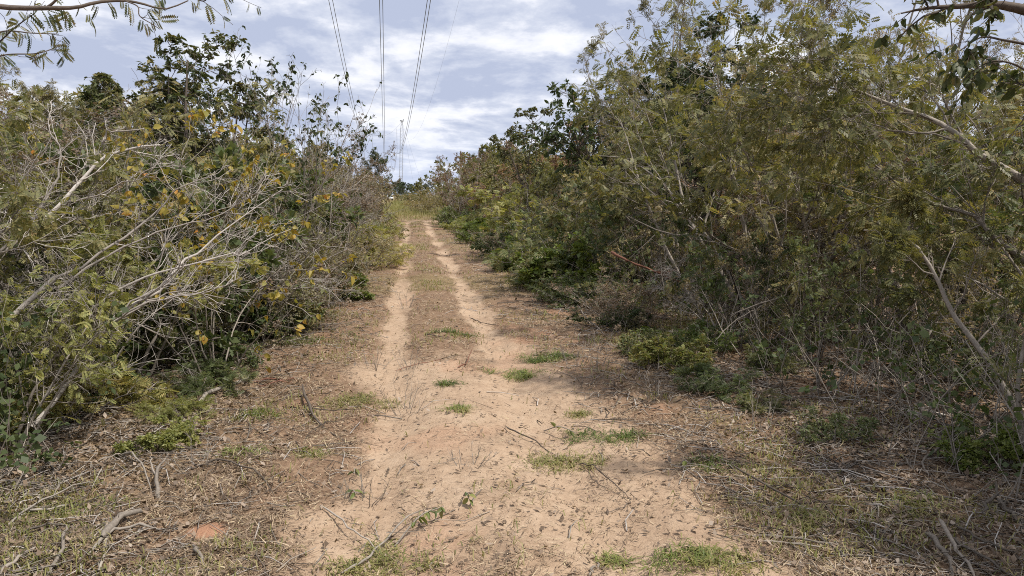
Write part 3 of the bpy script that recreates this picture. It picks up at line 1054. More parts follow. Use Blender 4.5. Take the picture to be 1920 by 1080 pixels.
# ------------------------------------------------------------------ branches traced one by one
def smooth_line(pts, m):
    """Catmull-Rom through the given points, resampled to m points"""
    p = np.array(pts, float)
    q = np.concatenate((p[:1] * 2 - p[1:2], p, p[-1:] * 2 - p[-2:-1]))
    out = []
    for t in np.linspace(0, len(p) - 1 - 1e-6, m):
        i = int(t)
        f = t - i
        a, b, c, d = q[i], q[i + 1], q[i + 2], q[i + 3]
        out.append(.5 * (2 * b + (c - a) * f + (2 * a - 5 * b + 4 * c - d) * f * f + (3 * b - a - 3 * c + d) * f ** 3))
    return np.array(out)


def lines(ls, m=13, jit=0.0, rng=None):
    """ls: [(points, r0, r1)]"""
    P = np.array([smooth_line(p, m) for p, _, _ in ls])
    if jit:
        P[:, 1:-1] += rng.normal(0, jit, P[:, 1:-1].shape)
    R = np.array([np.linspace(a, b, m) for _, a, b in ls])
    return P, R, 6


def A(*pts):
    return [at(*p) for p in pts]


def thing_from(name, cat, label, org, parts, group=None):
    """Empty at org; parts: [(name, Geo, material, smooth)]"""
    root = tag(link(name, None, loc=tuple(org)), label, cat, group)
    for pn, g, m, sm in parts:
        if g.n == 0:
            continue
        me = g.mesh(pn, M[m] if isinstance(m, str) else m, sm)
        me.transform(Matrix.Translation(-Vector([float(c) for c in org])))
        link(pn, me, root)
    return root


def leaf_objects(root, meshes, pos, D, rng, size, up=.5, sd=.25, name='leaf'):
    """each leaf an object of its own, sharing mesh data"""
    X = nrm(D)
    Z0 = np.array((0, 0, 1.0)) * up + rng.normal(0, .5, X.shape)
    Y = nrm(np.cross(Z0, X))
    Z = np.cross(X, Y)
    o0 = np.array(root.location)
    for i in range(len(pos)):
        s = size * float(np.clip(1 + rng.normal(0, sd), .5, 1.6))
        mt = Matrix(((X[i, 0], Y[i, 0], Z[i, 0], pos[i, 0] - o0[0]), (X[i, 1], Y[i, 1], Z[i, 1], pos[i, 1] - o0[1]), (X[i, 2], Y[i, 2], Z[i, 2], pos[i, 2] - o0[2]), (0, 0, 0, 1)))
        o = link(name, meshes[i % len(meshes)], root)
        o.matrix_local = mt @ Matrix.Scale(s, 4)


def island_leaf(mat, tm):
    return mk_mesh('leaf', tm[0], tm[1], mat=mat)


rng = np.random.default_rng(99)

# the fan of bare whitish branches at left
ls = [(A((-150, 600, 5.4), (-40, 500, 5.8), (30, 455, 5.9), (110, 385, 6.1), (165, 325, 6.3), (195, 292, 6.4), (245, 280, 6.5), (300, 272, 6.6)), .024, .007),
      (A((-120, 590, 5.6), (0, 470, 5.8), (60, 415, 5.9), (105, 345, 6.0), (112, 290, 6.0), (90, 230, 6.0)), .015, .004),
      (A((110, 385, 6.1), (150, 375, 6.1), (260, 330, 6.2), (330, 280, 6.3)), .008, .003),
      (A((195, 292, 6.4), (193, 265, 6.4), (200, 247, 6.4), (262, 243, 6.5)), .011, .004),
      (A((60, 560, 5.7), (185, 475, 6.0), (245, 435, 6.2), (310, 385, 6.4), (335, 355, 6.4), (395, 330, 6.5)), .013, .004),
      (A((110, 540, 5.8), (215, 475, 6.0), (330, 425, 6.2), (420, 400, 6.3), (480, 362, 6.4)), .011, .003)]
P = lines(ls, 15, .012, rng)
L = grow(rng, P, [dict(k=7, t0=.2, len=(.18, .4), ang=38, wig=.18, up=.05, r=.5, steps=6, sides=4, rmin=.004),
                  dict(k=5, t0=.2, len=(.35, .7), ang=42, wig=.2, up=.03, r=.6, steps=4, rmin=.0028), dict(k=3, t0=.2, len=(.35, .7), ang=42, wig=.22, r=.6, steps=3, rmin=.002)])
g = Geo()
for lv in L:
    g.tubes(*lv)
org = P[0][0, 0].copy()
org[2] = 0
g.tubes(np.array([smooth_line([org - (.3, 0, .05), org + (-.15, 0, .4), P[0][0, 0], P[0][0, 1]], 8), smooth_line([org - (.1, 0, .05), org + (.1, 0, .4), P[0][4, 0], P[0][4, 1]], 8)]), np.full((2, 8), .022), 6)
thing_from('bare_shrub', 'shrub', 'large bare shrub whose pale crooked limbs reach in from the left edge', org, [('trunk', g, 'bark_pale', True)])

ls = [(A((60, 800, 5.2), (130, 710, 5.4), (210, 600, 5.6), (300, 540, 5.8), (350, 490, 6.0), (395, 455, 6.1), (430, 425, 6.2), (530, 355, 6.3)), .018, .004),
      (A((150, 590, 5.6), (235, 535, 5.7), (320, 505, 5.8), (420, 478, 6.0), (470, 465, 6.1), (545, 430, 6.3)), .012, .003),
      (A((160, 660, 5.4), (205, 610, 5.5), (280, 565, 5.7), (340, 545, 5.8), (440, 562, 6.0)), .012, .003),
      (A((150, 680, 5.5), (220, 590, 5.6), (280, 545, 5.7), (330, 510, 5.8), (333, 480, 5.8)), .010, .003),
      (A((170, 640, 5.5), (250, 580, 5.5), (330, 553, 5.6), (400, 545, 5.7), (450, 520, 5.8)), .010, .003)]
P = lines(ls, 15, .010, rng)
L = grow(rng, P, [dict(k=7, t0=.35, len=(.18, .35), ang=34, wig=.16, up=.04, r=.5, steps=6, sides=4, rmin=.004),
                  dict(k=4, t0=.2, len=(.35, .7), ang=40, wig=.2, up=.03, r=.6, steps=4, rmin=.0026)])
g = Geo()
for lv in L:
    g.tubes(*lv)
org = np.array((*P[0][0, 0][:2], 0))
thing_from('bare_branch', 'branch', 'fan of whitish bare branches sweeping right over the yellow green shrub', org, [('trunk', g, 'bark_pale', True)])

# broad leafed yellow shrub at left, every leaf its own piece
base = at(375, 365, 7.8)
base[2] = 0
st = stems(rng, 7, 2.9, 24, 10, .18, .013, bend=.05, wig=.11, up=.03)
st = (st[0] + base, st[1], 5)
L = grow(rng, st, [dict(k=6, t0=.3, len=(.25, .5), ang=45, wig=.15, up=.03, r=.55, steps=5, sides=4, rmin=.004), dict(k=4, t0=.3, len=(.35, .6), ang=45, wig=.16, up=0, r=.6, steps=3, rmin=.003)])
g = Geo()
for lv in L:
    g.tubes(*lv)
p, D = on_twigs(rng, L[2], 2, t0=.4, droop=.7)
g2 = Geo()
root = thing_from('broadleaf_shrub', 'shrub', 'shrub with broad yellow and orange leaves before the dark tree at left', base, [('trunk', g, 'bark_grey', True)])
lm = [island_leaf(M['amber'], OVW), island_leaf(M['amber'], tmpl_oval(.62, .16, .45))]
sel = rng.permutation(len(p))[:285]
leaf_objects(root, lm, p[sel], D[sel], rng, .066, up=.35)
g2.leaves(OVW, *on_twigs(rng, L[2], 6, t0=.2, droop=.6), rng, .052)
me = g2.mesh('small_leaves', M['amber'])
me.transform(Matrix.Translation(-Vector(tuple(base))))
tag(link('small_leaves', me, root), kind='stuff')

base = at(385, 365, 7.1)
base[2] = 0
st = stems(rng, 6, 1.7, 26, 8, .18, .011, bend=.1, wig=.12, up=.03)
st = (st[0] + base, st[1], 5)
L = grow(rng, st, [dict(k=6, t0=.3, len=(.25, .5), ang=45, wig=.15, up=.03, r=.55, steps=5, sides=4, rmin=.004), dict(k=4, t0=.3, len=(.35, .6), ang=45, wig=.16, up=0, r=.6, steps=3, rmin=.003)])
g = Geo()
for lv in L:
    g.tubes(*lv)
p, D = on_twigs(rng, L[2], 2, t0=.4, droop=.7)
root = thing_from('broadleaf_shrub', 'shrub', 'lower shrub with broad golden leaves behind the fan of bare branches', base, [('trunk', g, 'bark_grey', True)])
sel = rng.permutation(len(p))[:260]
leaf_objects(root, lm, p[sel], D[sel], rng, .058, up=.35)

# overhanging branch across the top left corner
org = np.array((-3.1, 2.3, 0.))
ls = [([org, org + (.05, .1, 1.2), org + (.3, .3, 2.2), at(-90, 25, 2.95), at(-20, 12, 3.0), at(30, 15, 3.0), at(97, 15, 3.0), at(143, 14, 3.02), at(183, 4, 3.05), at(233, 1, 3.1), at(267, 7, 3.12), at(310, 17, 3.15), at(353, 1, 3.2)], .015, .0025),
      (A((85, 16, 3.0), (100, 5, 3.0), (125, -20, 3.0), (170, -60, 3.1)), .006, .003),
      (A((-60, 110, 3.2), (-10, 85, 3.2), (30, 50, 3.2), (65, 25, 3.2)), .004, .002),
      (A((-70, 95, 3.4), (0, 60, 3.4), (60, 62, 3.4), (110, 64, 3.5)), .004, .002),
      (A((-70, 140, 3.6), (0, 105, 3.6), (70, 100, 3.6), (115, 85, 3.7)), .004, .002),
      (A((233, 1, 3.1), (258, 12, 3.1), (262, 30, 3.1), (285, 45, 3.15), (300, 55, 3.2)), .003, .0015),
      (A((300, -20, 3.1), (350, -10, 3.15), (380, 2, 3.15), (395, -6, 3.15), (440, -12, 3.2)), .003, .002)]
P = lines(ls, 26)
L = grow(rng, (P[0][1:], P[1][1:], 5), [dict(k=4, t0=.2, abslen=(.06, .16), len=(.1, .2), ang=45, wig=.15, r=.6, steps=3, rmin=.0014)])
g = Geo()
g.tubes(P[0], P[1], 6)
for lv in L[1:]:
    g.tubes(*lv)
root = thing_from('overhanging_tree', 'tree', 'tree whose dark branch with hanging pinnate leaves crosses the top left corner', org, [('trunk', g, 'bark_dark', True)])
hang = [(87, 28), (95, 33), (92, 38), (102, 33), (115, 22), (120, 28), (128, 33), (165, 35), (168, 42), (172, 48), (198, 8), (204, 14), (210, 20), (228, 8), (238, 12), (243, 20), (266, 45), (272, 52), (278, 58), (285, 48), (292, 5), (299, 7), (304, 3), (356, 8), (362, 12), (373, 2), (384, 12), (388, 16), (425, -2), (20, 25), (35, 30), (62, 30), (75, 24), (145, 8), (150, 15), (178, 15), (185, 18)]
pos = np.array([at(x, y - 10, 3.0 + x * .0006) for x, y in hang])
Dh = np.stack((rng.normal(.25, .3, len(pos)), rng.normal(0, .2, len(pos)), np.full(len(pos), -1.0)), 1)
p2, D2 = on_twigs(rng, (P[0][2:5], None), 14, t0=.3, droop=.8)
p3, D3 = on_twigs(rng, L[1], 2, t0=.4, droop=.8)
pos, Dh = np.concatenate((pos, p2, p3)), np.concatenate((Dh, D2, D3))
hm = [island_leaf(M['dark'], tmpl_feather(9, .2, .34, 70, .25)), island_leaf(M['olive'], tmpl_feather(10, .2, .30, 70, .4))]
leaf_objects(root, hm, pos, Dh, rng, .056, up=.2, sd=.3)

# dark broad leaves hanging in from the top right corner
org = np.array((4.1, 4.3, 0.))
ls = [([org, org + (0, 0, 1.5), org + (-.2, -.1, 2.6), at(2000, 40, 4.2), at(1920, 18, 4.2), at(1860, 8, 4.2), at(1800, 12, 4.2), at(1740, 15, 4.2), at(1690, 25, 4.2)], .05, .004),
      (A((2010, 110, 4.2), (1930, 85, 4.2), (1880, 75, 4.2), (1840, 70, 4.3), (1800, 95, 4.3)), .009, .003),
      (A((2010, 160, 4.3), (1940, 140, 4.3), (1900, 120, 4.3), (1860, 115, 4.3), (1820, 135, 4.4)), .008, .003),
      (A((2000, 20, 4.0), (1940, -10, 4.0), (1880, -15, 4.0), (1780, -20, 4.0)), .009, .003),
      (A((2010, 240, 4.3), (1960, 190, 4.3), (1920, 160, 4.3), (1880, 155, 4.4)), .008, .003)]
P = lines(ls, 18)
L = grow(rng, (P[0], P[1], 5), [dict(k=8, t0=.55, abslen=(.12, .32), len=(.1, .2), ang=50, wig=.18, up=-.06, r=.6, steps=4, rmin=.0022)])
g = Geo()
g.tubes(P[0], P[1], 6)
for lv in L[1:]:
    g.tubes(*lv)
root = thing_from('overhanging_tree', 'tree', 'tree with large dark oval leaves hanging into the top right corner', org, [('trunk', g, 'bark_dark', True)])
p, D = on_twigs(rng, L[1], 7, t0=.2, droop=.7)
leaf_objects(root, [island_leaf(M['dark'], tmpl_oval(.62, .08, .2)), island_leaf(M['dark'], tmpl_oval(.55, .14, .4))], p, D, rng, .06, up=.4)

# leaning pale trunk and its limbs at right
ls = [(A((1955, 840, 5.35), (1925, 800, 5.4), (1860, 690, 5.5), (1830, 645, 5.6), (1780, 575, 5.7), (1755, 520, 5.8), (1715, 460, 5.9), (1670, 435, 6.0), (1620, 432, 6.2)), .030, .006),
      (A((1706, 452, 5.9), (1704, 420, 5.9), (1712, 385, 5.9), (1700, 360, 5.9)), .009, .003),
      (A((1755, 520, 5.8), (1720, 500, 5.8), (1690, 470, 5.7), (1640, 430, 5.7)), .007, .003),
      (A((1830, 645, 5.6), (1870, 600, 5.7), (1905, 565, 5.9), (1940, 500, 6.0)), .008, .003)]
P = lines(ls, 16, .004, rng)
P[0][0, 0, 2] = -.05
L = grow(rng, P, [dict(k=6, t0=.45, len=(.18, .4), ang=45, wig=.16, up=.04, r=.45, steps=6, sides=4, rmin=.004), dict(k=5, t0=.2, len=(.35, .6), ang=45, wig=.18, r=.6, steps=4, rmin=.0028), dict(k=3, t0=.2, len=(.35, .6), ang=45, wig=.18, up=-.03, r=.6, steps=3, rmin=.002)])
g, g2 = Geo(), Geo()
for lv in L:
    g.tubes(*lv)
p, D = on_twigs(rng, L[3], 3, droop=.3)
g2.leaves(F6, p, D, rng, .09)
thing_from('leaning_tree', 'tree', 'slim leaning tree with a pale curved trunk at the right edge', P[0][0, 0], [('trunk', g, 'bark_grey', True), ('crown', g2, 'olive', False)])

ls = [(A((1990, 800, 6.2), (1985, 600, 6.2), (1960, 420, 6.2), (1925, 342, 6.2), (1850, 300, 6.3), (1780, 243, 6.4), (1720, 215, 6.5), (1653, 190, 6.6), (1560, 150, 6.8), (1490, 95, 7)), .045, .005),
      (A((1980, 560, 6.1), (1920, 490, 6.1), (1860, 440, 6.1), (1820, 400, 6.2), (1760, 385, 6.3), (1690, 350, 6.4), (1620, 290, 6.5), (1560, 215, 6.6)), .026, .004),
      (A((1780, 243, 6.4), (1700, 250, 6.4), (1620, 230, 6.5), (1540, 220, 6.6)), .010, .003),
      (A((1613, 172, 6.7), (1575, 170, 6.7), (1540, 160, 6.7), (1500, 148, 6.7)), .010, .003)]
P = lines(ls, 18, .006, rng)
P[0][0, 0, 2] = -.05
L = grow(rng, P, [dict(k=11, t0=.3, abslen=(.4, 1.2), len=(1, 1), ang=48, wig=.15, up=.03, r=.45, steps=6, sides=4, rmin=.004), dict(k=5, t0=.2, abslen=(.25, .55), len=(1, 1), ang=46, wig=.17, r=.6, steps=4, rmin=.0028), dict(k=4, t0=.2, abslen=(.12, .32), len=(1, 1), ang=45, wig=.18, up=-.03, r=.6, steps=3, rmin=.002)])
g, g2 = Geo(), Geo()
for lv in L:
    g.tubes(*lv)
p, D = on_twigs(rng, L[3], 2, droop=.3)
g2.leaves(F5, p, D, rng, .10)
thing_from('leaning_tree', 'tree', 'feathery tree with long dark limbs slanting in from the right edge', P[0][0, 0], [('trunk', g, 'bark_grey', True), ('crown', g2, 'olive', False)])

ls = [(A((1930, 890, 4.75), (1915, 800, 4.8), (1908, 740, 4.8), (1920, 650, 4.85), (1945, 540, 4.9)), .022, .010)]
P = lines(ls, 12, .004, rng)
P[0][0, 0, 2] = -.05
L = grow(rng, P, [dict(k=6, t0=.4, len=(.2, .4), ang=45, wig=.16, up=.05, r=.45, steps=6, sides=4, rmin=.004), dict(k=5, t0=.2, len=(.35, .6), ang=45, wig=.18, r=.6, steps=4, rmin=.0028)])
g, g2 = Geo(), Geo()
for lv in L:
    g.tubes(*lv)
p, D = on_twigs(rng, L[2], 4, droop=.3)
g2.leaves(F6, p, D, rng, .09)
thing_from('leaning_tree', 'tree', 'upright slim trunk cut by the right edge beside the leaning one', P[0][0, 0], [('trunk', g, 'bark_grey', True), ('crown', g2, 'green', False)])

# ------------------------------------------------------------------ fallen wood
def G(*pts):
    """points on the ground (px, py, height above it)"""
    out = []
    for q in pts:
        p = gnd(q[0], q[1])
        p[2] += q[2] if len(q) > 2 else .012
        out.append(p)
    return out


FALLEN = [
    ('fallen_branch', 'crooked dark fallen branch lying on the sand left of the ruts', 'bark_dark', [(G((568, 742, .10), (580, 770, .05), (592, 790, .03), (625, 812), (662, 830)), .016, .007), (G((582, 772, .04), (560, 780), (535, 785)), .006, .003)], 3),
    ('bark_strip', 'strip of reddish brown bark on the ground by the green cuttings', 'bark_red', [(G((466, 722), (500, 716, .03), (540, 718, .02), (568, 712)), .016, .006), (G((480, 726), (530, 722, .02), (556, 722)), .010, .004)], 0),
    ('fallen_log', 'weathered grey broken log at the lower left', 'bark_dead', [(G((192, 1030, .04), (215, 1005, .05), (240, 988, .06), (268, 976, .04)), .024, .017)], 2),
    ('fallen_branch', 'brown forked branch beside the weathered grey log', 'bark_grey', [(G((165, 1055), (205, 1018, .04), (240, 1002, .04), (320, 1003)), .012, .006), (G((205, 1018, .03), (190, 1065), (175, 1085)), .010, .006)], 3),
    ('broken_stump', 'grey splintered stub standing in the litter at lower left', 'bark_dead', [(G((298, 948, -.03), (297, 930, .04), (298, 905, .09), (318, 885, .12)), .020, .006), (G((297, 925, .05), (287, 900, .09), (284, 888, .10)), .009, .004)], 0),
    ('fallen_log', 'mossy olive log among green cuttings on the left verge', 'bark_grey', [(G((370, 768, .04), (400, 752, .06), (440, 736, .07), (478, 716, .06)), .022, .018)], 1),
    ('fallen_branch', 'thin curved dark branch arching over litter at lower left', 'bark_dark', [(G((375, 884), (405, 878, .04), (440, 884, .05), (490, 903, .04), (516, 938)), .009, .004), (G((330, 888), (375, 884, .02), (440, 880)), .007, .004)], 2),
    ('broken_stump', 'short split grey stick beside the leafy cuttings at left', 'bark_dead', [(G((236, 862), (248, 848, .03), (262, 832, .05)), .015, .006), (G((180, 872), (215, 866, .03), (240, 862, .02)), .008, .005)], 0),
    ('fallen_branch', 'brown bowed stick lying left of the grey stub', 'bark_grey', [(G((225, 862), (250, 872, .06), (270, 895, .06), (284, 922)), .009, .005)], 1),
    ('fallen_branch', 'long slender stick pointing up from the lower left corner', 'bark_dead', [(A((-30, 1010, 4.2), (0, 975, 4.25), (30, 910, 4.4), (70, 830, 4.6)), .008, .004)], 1),
    ('fallen_branch', 'pale pole propped on the undergrowth at lower right', 'bark_dead', [([gnd(1640, 852) + (0, 0, .01)] + A((1690, 810, 5.45), (1745, 765, 5.35), (1805, 705, 5.2), (1920, 640, 5.0)), .011, .006), (A((1745, 765, 5.35), (1750, 750, 5.35), (1752, 735, 5.35)), .006, .003), (G((1655, 845, .02), (1700, 800, .06), (1742, 770, .2)), .007, .004)], 2),
    ('fallen_branch', 'bent grey stick hooked on the leaf litter at right', 'bark_dead', [(G((1765, 850, .05), (1738, 865, .05), (1730, 880, .02), (1740, 895)), .010, .006)], 0),
    ('fallen_branch', 'short pale stick beside the hooked one at right', 'bark_dead', [(G((1680, 852), (1700, 870, .02), (1715, 886)), .010, .007)], 0),
    ('fallen_branch', 'long thin dark branch dragging across the right verge', 'bark_dark', [(G((1370, 880, .04), (1420, 915, .04), (1490, 943, .04), (1530, 948, .03), (1575, 949)), .008, .005), (G((1490, 943, .02), (1545, 925, .03), (1610, 910)), .005, .003)], 4),
    ('fallen_branch', 'bundle of thin grey sticks flat on the lower right ground', 'bark_dead', [(G((1405, 1012), (1500, 1017, .03), (1560, 1022, .02), (1635, 1038)), .008, .005), (G((1420, 1022), (1510, 1024, .03), (1600, 1036)), .006, .004), (G((1500, 985), (1540, 1015, .03), (1580, 1035)), .006, .003)], 2),
    ('brush_pile', 'heap of pale broken sticks at the bottom right corner', 'bark_dead', [(G((1760, 1005, .12), (1790, 1040, .06), (1830, 1085)), .013, .009), (G((1775, 1020, .08), (1830, 1050, .05), (1900, 1085)), .010, .006), (G((1870, 945, .04), (1900, 975, .03), (1930, 1000)), .014, .009), (G((1790, 1010, .10), (1850, 1030, .06), (1925, 1050)), .008, .005), (G((1735, 1000, .03), (1770, 1040, .04), (1790, 1085)), .016, .012), (G((1920, 900, .1), (1890, 945, .05), (1870, 955)), .006, .004), (G((1840, 985, .08), (1860, 960, .12), (1865, 945, .15)), .011, .009)], 3),
    ('fallen_branch', 'thin dark stick lying on the sand near the green grass clumps', 'bark_dark', [(G((947, 800, .02), (975, 812, .03), (1005, 825, .02), (1048, 846)), .007, .004), (G((960, 820), (980, 845)), .004, .003)], 1),
    ('fallen_branch', 'long crooked pale branch in the cut brush on the right verge', 'bark_dead', [(G((1083, 582, .10), (1100, 603, .06), (1120, 622, .05), (1137, 632)), .012, .008)], 0),
    ('fallen_log', 'grey log lying across the cut brush on the right', 'bark_grey', [(G((1100, 562, .10), (1130, 566, .14), (1170, 570, .12), (1200, 560, .14), (1230, 545, .2)), .028, .018), (G((1100, 552, .12), (1150, 560, .1), (1180, 552, .1)), .018, .012)], 4),
    ('fallen_branch', 'freshly snapped pale branch ends in the cut brush', 'bark_dead', [(G((1145, 585, .22), (1150, 570, .15), (1147, 592, .05)), .016, .012), (G((1208, 606, .12), (1222, 625, .03)), .012, .009), (G((1056, 572, .12), (1064, 585, .03)), .012, .009)], 0),
    ('broken_branch', 'reddish broken branch hanging at the face of the right thicket', 'bark_red', [(A((1146, 472, 11.2), (1160, 481, 11.1), (1180, 489, 11)), .03, .022), (A((1180, 489, 11), (1230, 510, 11.2), (1300, 540, 11.4)), .022, .012)], 3),
    ('bare_sapling', 'forked pale sapling standing in the right verge brush', 'bark_dead', [(G((1123, 552, -.05), (1122, 552, .35), (1112, 552, .65), (1100, 552, .85)), .03, .012), (G((1123, 552, .35), (1133, 552, .6), (1138, 552, .9)), .018, .008)], 3),
    ('fallen_branch', 'dark log lying under the bushes on the left verge', 'bark_dark', [(G((370, 600, .12), (395, 618, .10), (420, 622, .08), (444, 638, .03)), .035, .025)], 1),
    ('fallen_branch', 'thin stick lying across the dry verge left of the ruts', 'bark_dead', [(G((560, 618), (600, 612, .02), (655, 607)), .010, .005)], 0),
    ('fallen_branch', 'dark twig lying on the right rut', 'bark_dark', [(G((880, 596), (905, 602, .03), (938, 610)), .009, .005)], 0),
    ('fallen_branch', 'stick across the dry strip between the ruts', 'bark_dark', [(G((795, 632), (820, 638, .02), (842, 642)), .009, .005)], 0),
    ('fallen_branch', 'crooked twig with raised ends at the near end of the dry strip', 'bark_red', [(G((858, 695), (875, 688, .06), (886, 676, .14)), .009, .004), (G((740, 690), (780, 684, .02), (830, 680)), .006, .004)], 2),
    ('fallen_branch', 'long thin twig arched across the sand at lower centre', 'bark_dark', [(G((1085, 866, .02), (1110, 880, .05), (1150, 915, .05), (1182, 938)), .005, .003), (G((1182, 938), (1165, 948, .02), (1120, 952)), .004, .002)], 2),
    ('fallen_branch', 'bare twig pointing at the leafy sprig from bottom centre', 'bark_grey', [(G((640, 1068), (680, 1045, .03), (712, 1020, .04), (760, 990, .08), (790, 970, .06)), .009, .004), (G((600, 950), (660, 995, .05), (712, 1022)), .006, .004)], 3),
    ('fallen_branch', 'thin pale twig lying at lower centre right of the sprig', 'bark_dead', [(G((1105, 1078), (1115, 1060, .02), (1125, 1045)), .008, .006)], 0),
    ('fallen_branch', 'pale peeled stick on the bottom edge left of centre', 'bark_dead', [(G((362, 1033, .03), (375, 1055, .03), (395, 1078)), .011, .008)], 0),
    ('fallen_branch', 'grey forked branch lying in the bottom left corner', 'bark_dead', [(G((95, 1085), (120, 1050, .05), (128, 1030, .1)), .012, .008), (G((0, 1085), (40, 1060, .04), (85, 1035)), .012, .007), (G((30, 1010), (100, 1000, .05), (150, 1005)), .007, .004)], 5),
    ('fallen_branch', 'long brown twig lying at the lower left edge', 'bark_grey', [(G((0, 1000), (60, 965, .05), (120, 935, .07), (180, 905)), .008, .004), (G((30, 960), (70, 965, .03), (150, 945)), .009, .006)], 4),
    ('fallen_branch', 'pale stick half buried in the right leaf litter', 'bark_dead', [(G((1430, 962), (1450, 956, .02), (1462, 952)), .011, .008)], 0),
    ('fallen_branch', 'pale bent branch among leaves in the right shade', 'bark_dead', [(G((1676, 690, .02), (1682, 670, .10), (1690, 650, .2)), .013, .008), (G((1425, 665, .05), (1440, 675, .03), (1452, 690)), .012, .008)], 1),
    ('fallen_branch', 'thin whitish twig fallen over the green bushes at right', 'bark_dead', [(A((1370, 590, 7.8), (1420, 570, 7.7), (1470, 555, 7.6), (1475, 540, 7.6), (1500, 525, 7.6), (1560, 515, 7.6)), .010, .004), (A((1340, 640, 7.6), (1380, 600, 7.7), (1430, 572, 7.7)), .006, .003)], 4),
]
for nm, lab, bark, ls, k in FALLEN:
    P = lines([(a_, b_ * .95, c_ * .8) for a_, b_, c_ in ls], 10, .006, rng)
    P[1][:, 0] *= .35
    P[1][:, -1] *= .4
    lv = [P]
    if k:
        lv = grow(rng, P, [dict(k=k, t0=.2, len=(.15, .4), ang=38, wig=.14, up=0, r=.5, steps=4, rmin=.0022), dict(k=2, t0=.3, len=(.3, .6), ang=38, wig=.16, r=.6, steps=3, rmin=.0018)])
    g = Geo()
    for l_ in lv:
        g.tubes(*l_)
    thing_from(nm, 'log' if 'log' in nm else 'sticks' if 'pile' in nm else 'stump' if 'stump' in nm else 'sapling' if 'sapling' in nm else 'bark' if 'bark' in nm else 'branch', lab, P[0][0, 0], [('wood', g, bark, True)])


# ------------------------------------------------------------------ grass tufts, cuttings, dry stubble (things)
def blades(rng, g, n, rx, ry, h0, h1, w, lay=.5, c=(0, 0, 0)):
    a = rng.uniform(0, 2 * np.pi, n)
    r = np.sqrt(rng.uniform(0, 1, n))
    b = np.stack((np.cos(a) * r * rx, np.sin(a) * r * ry, np.full(n, -.008)), 1) + c
    az = rng.uniform(0, 2 * np.pi, n)
    d = np.stack((np.cos(az), np.sin(az), 0 * az), 1)
    h = rng.uniform(h0, h1, n)[:, None]
    l_ = np.clip(rng.normal(lay, .25, n), .05, 1.3)[:, None]
    side = np.stack((-np.sin(az), np.cos(az), 0 * az), 1) * w
    up = np.array((0, 0, 1.0))
    m1 = b + d * h * l_ * .4 + up * h * np.clip(1 - l_ * .5, .2, 1) * .6
    m2 = b + d * h * l_ + up * h * np.clip(1 - l_ * .8, .06, 1) * .9
    V = np.stack((b - side * .6, b + side * .6, m1 + side, m1 - side, m2), 1)
    i = np.arange(n)[:, None] * 5
    g.add(V.reshape(-1, 3), np.concatenate([i, i + 1, i + 2, i + 3], 1), np.concatenate([i + 3, i + 2, i + 4], 1))


TUFTS = [((670, 752), .30, .16, 'flat bright green grass tuft left of the ruts'), ((965, 697), .30, .16, 'green grass tuft at the near end of the right rut'), ((1128, 815), .26, .16, 'bright green grass clump on the sand at centre right'), ((1048, 858), .30, .17, 'widest bright green grass clump on the near sand'),
         ((1035, 672), .30, .22, 'upright green tuft at the right edge of the sand'), ((862, 775), .10, .08, 'small yellowish tuft in the middle of the sand'), ((700, 1045), .32, .2, 'yellow green tuft under the leafy sprig at bottom centre'), ((838, 728), .10, .07, 'tiny green tuft before the dry strip'),
         ((1278, 1050), .14, .12, 'dark green tuft at the bottom edge right of centre'), ((1365, 1055), .16, .12, 'low green tuft beside the dark one at the bottom edge'), ((482, 782), .16, .10, 'yellow green tuft at the end of the bark strip'), ((1150, 1035), .08, .06, 'tiny yellow tuft at the bottom of the sand'),
         ((1030, 520), .45, .4, 'bright green grass patch on the right verge'), ((1110, 505), .4, .3, 'darker green grass patch against the right thicket'), ((545, 640), .45, .25, 'green leafy patch on the left verge'), ((1085, 775), .10, .07, 'small green tuft on the sand beside the stubble'),
         ((450, 860), .2, .1, 'thin green tuft in the lower left litter'), ((150, 960), .25, .15, 'bright green tuft at the lower left under the log'), ((1500, 975), .12, .1, 'low tuft by the pale stick in the right litter'), ((1700, 945), .2, .14, 'green patch in the shaded right litter'), ((1340, 875), .16, .12, 'green tuft where the sand meets the right litter'), ((575, 855), .14, .08, 'sparse green tuft on the left sand'), ((855, 630), .2, .1, 'small green tuft beside the right rut')]
for i, ((x, y), rx, ry, lab) in enumerate(TUFTS):
    o = gnd(x, y)
    g = Geo()
    k = 1 + .06 * max(0, o[1] - 6)
    nb = 11
    for b_ in range(nb):
        ang_, rr_ = rng.uniform(0, 6.28), math.sqrt(rng.uniform(0, 1))
        f_ = rng.uniform(.18, .8)
        cx_, cy_ = math.cos(ang_) * rr_ * rx, math.sin(ang_) * rr_ * ry
        blades(rng, g, int(rng.uniform(25, 75) * (rx * ry / .04) ** .6), rx * f_, ry * f_, .03 * k, .13 * k, .0028 * k, rng.uniform(.85, 1.25), c=(cx_, cy_, float(zg(o[0] + cx_, o[1] + cy_) - o[2])))
    me = g.mesh('blades', M['fresh'] if i % 3 else M['grass'])
    root = tag(link('grass_tuft', None, loc=tuple(o)), lab, 'grass tuft', 'green tufts on the track')
    link('blades', me, root)

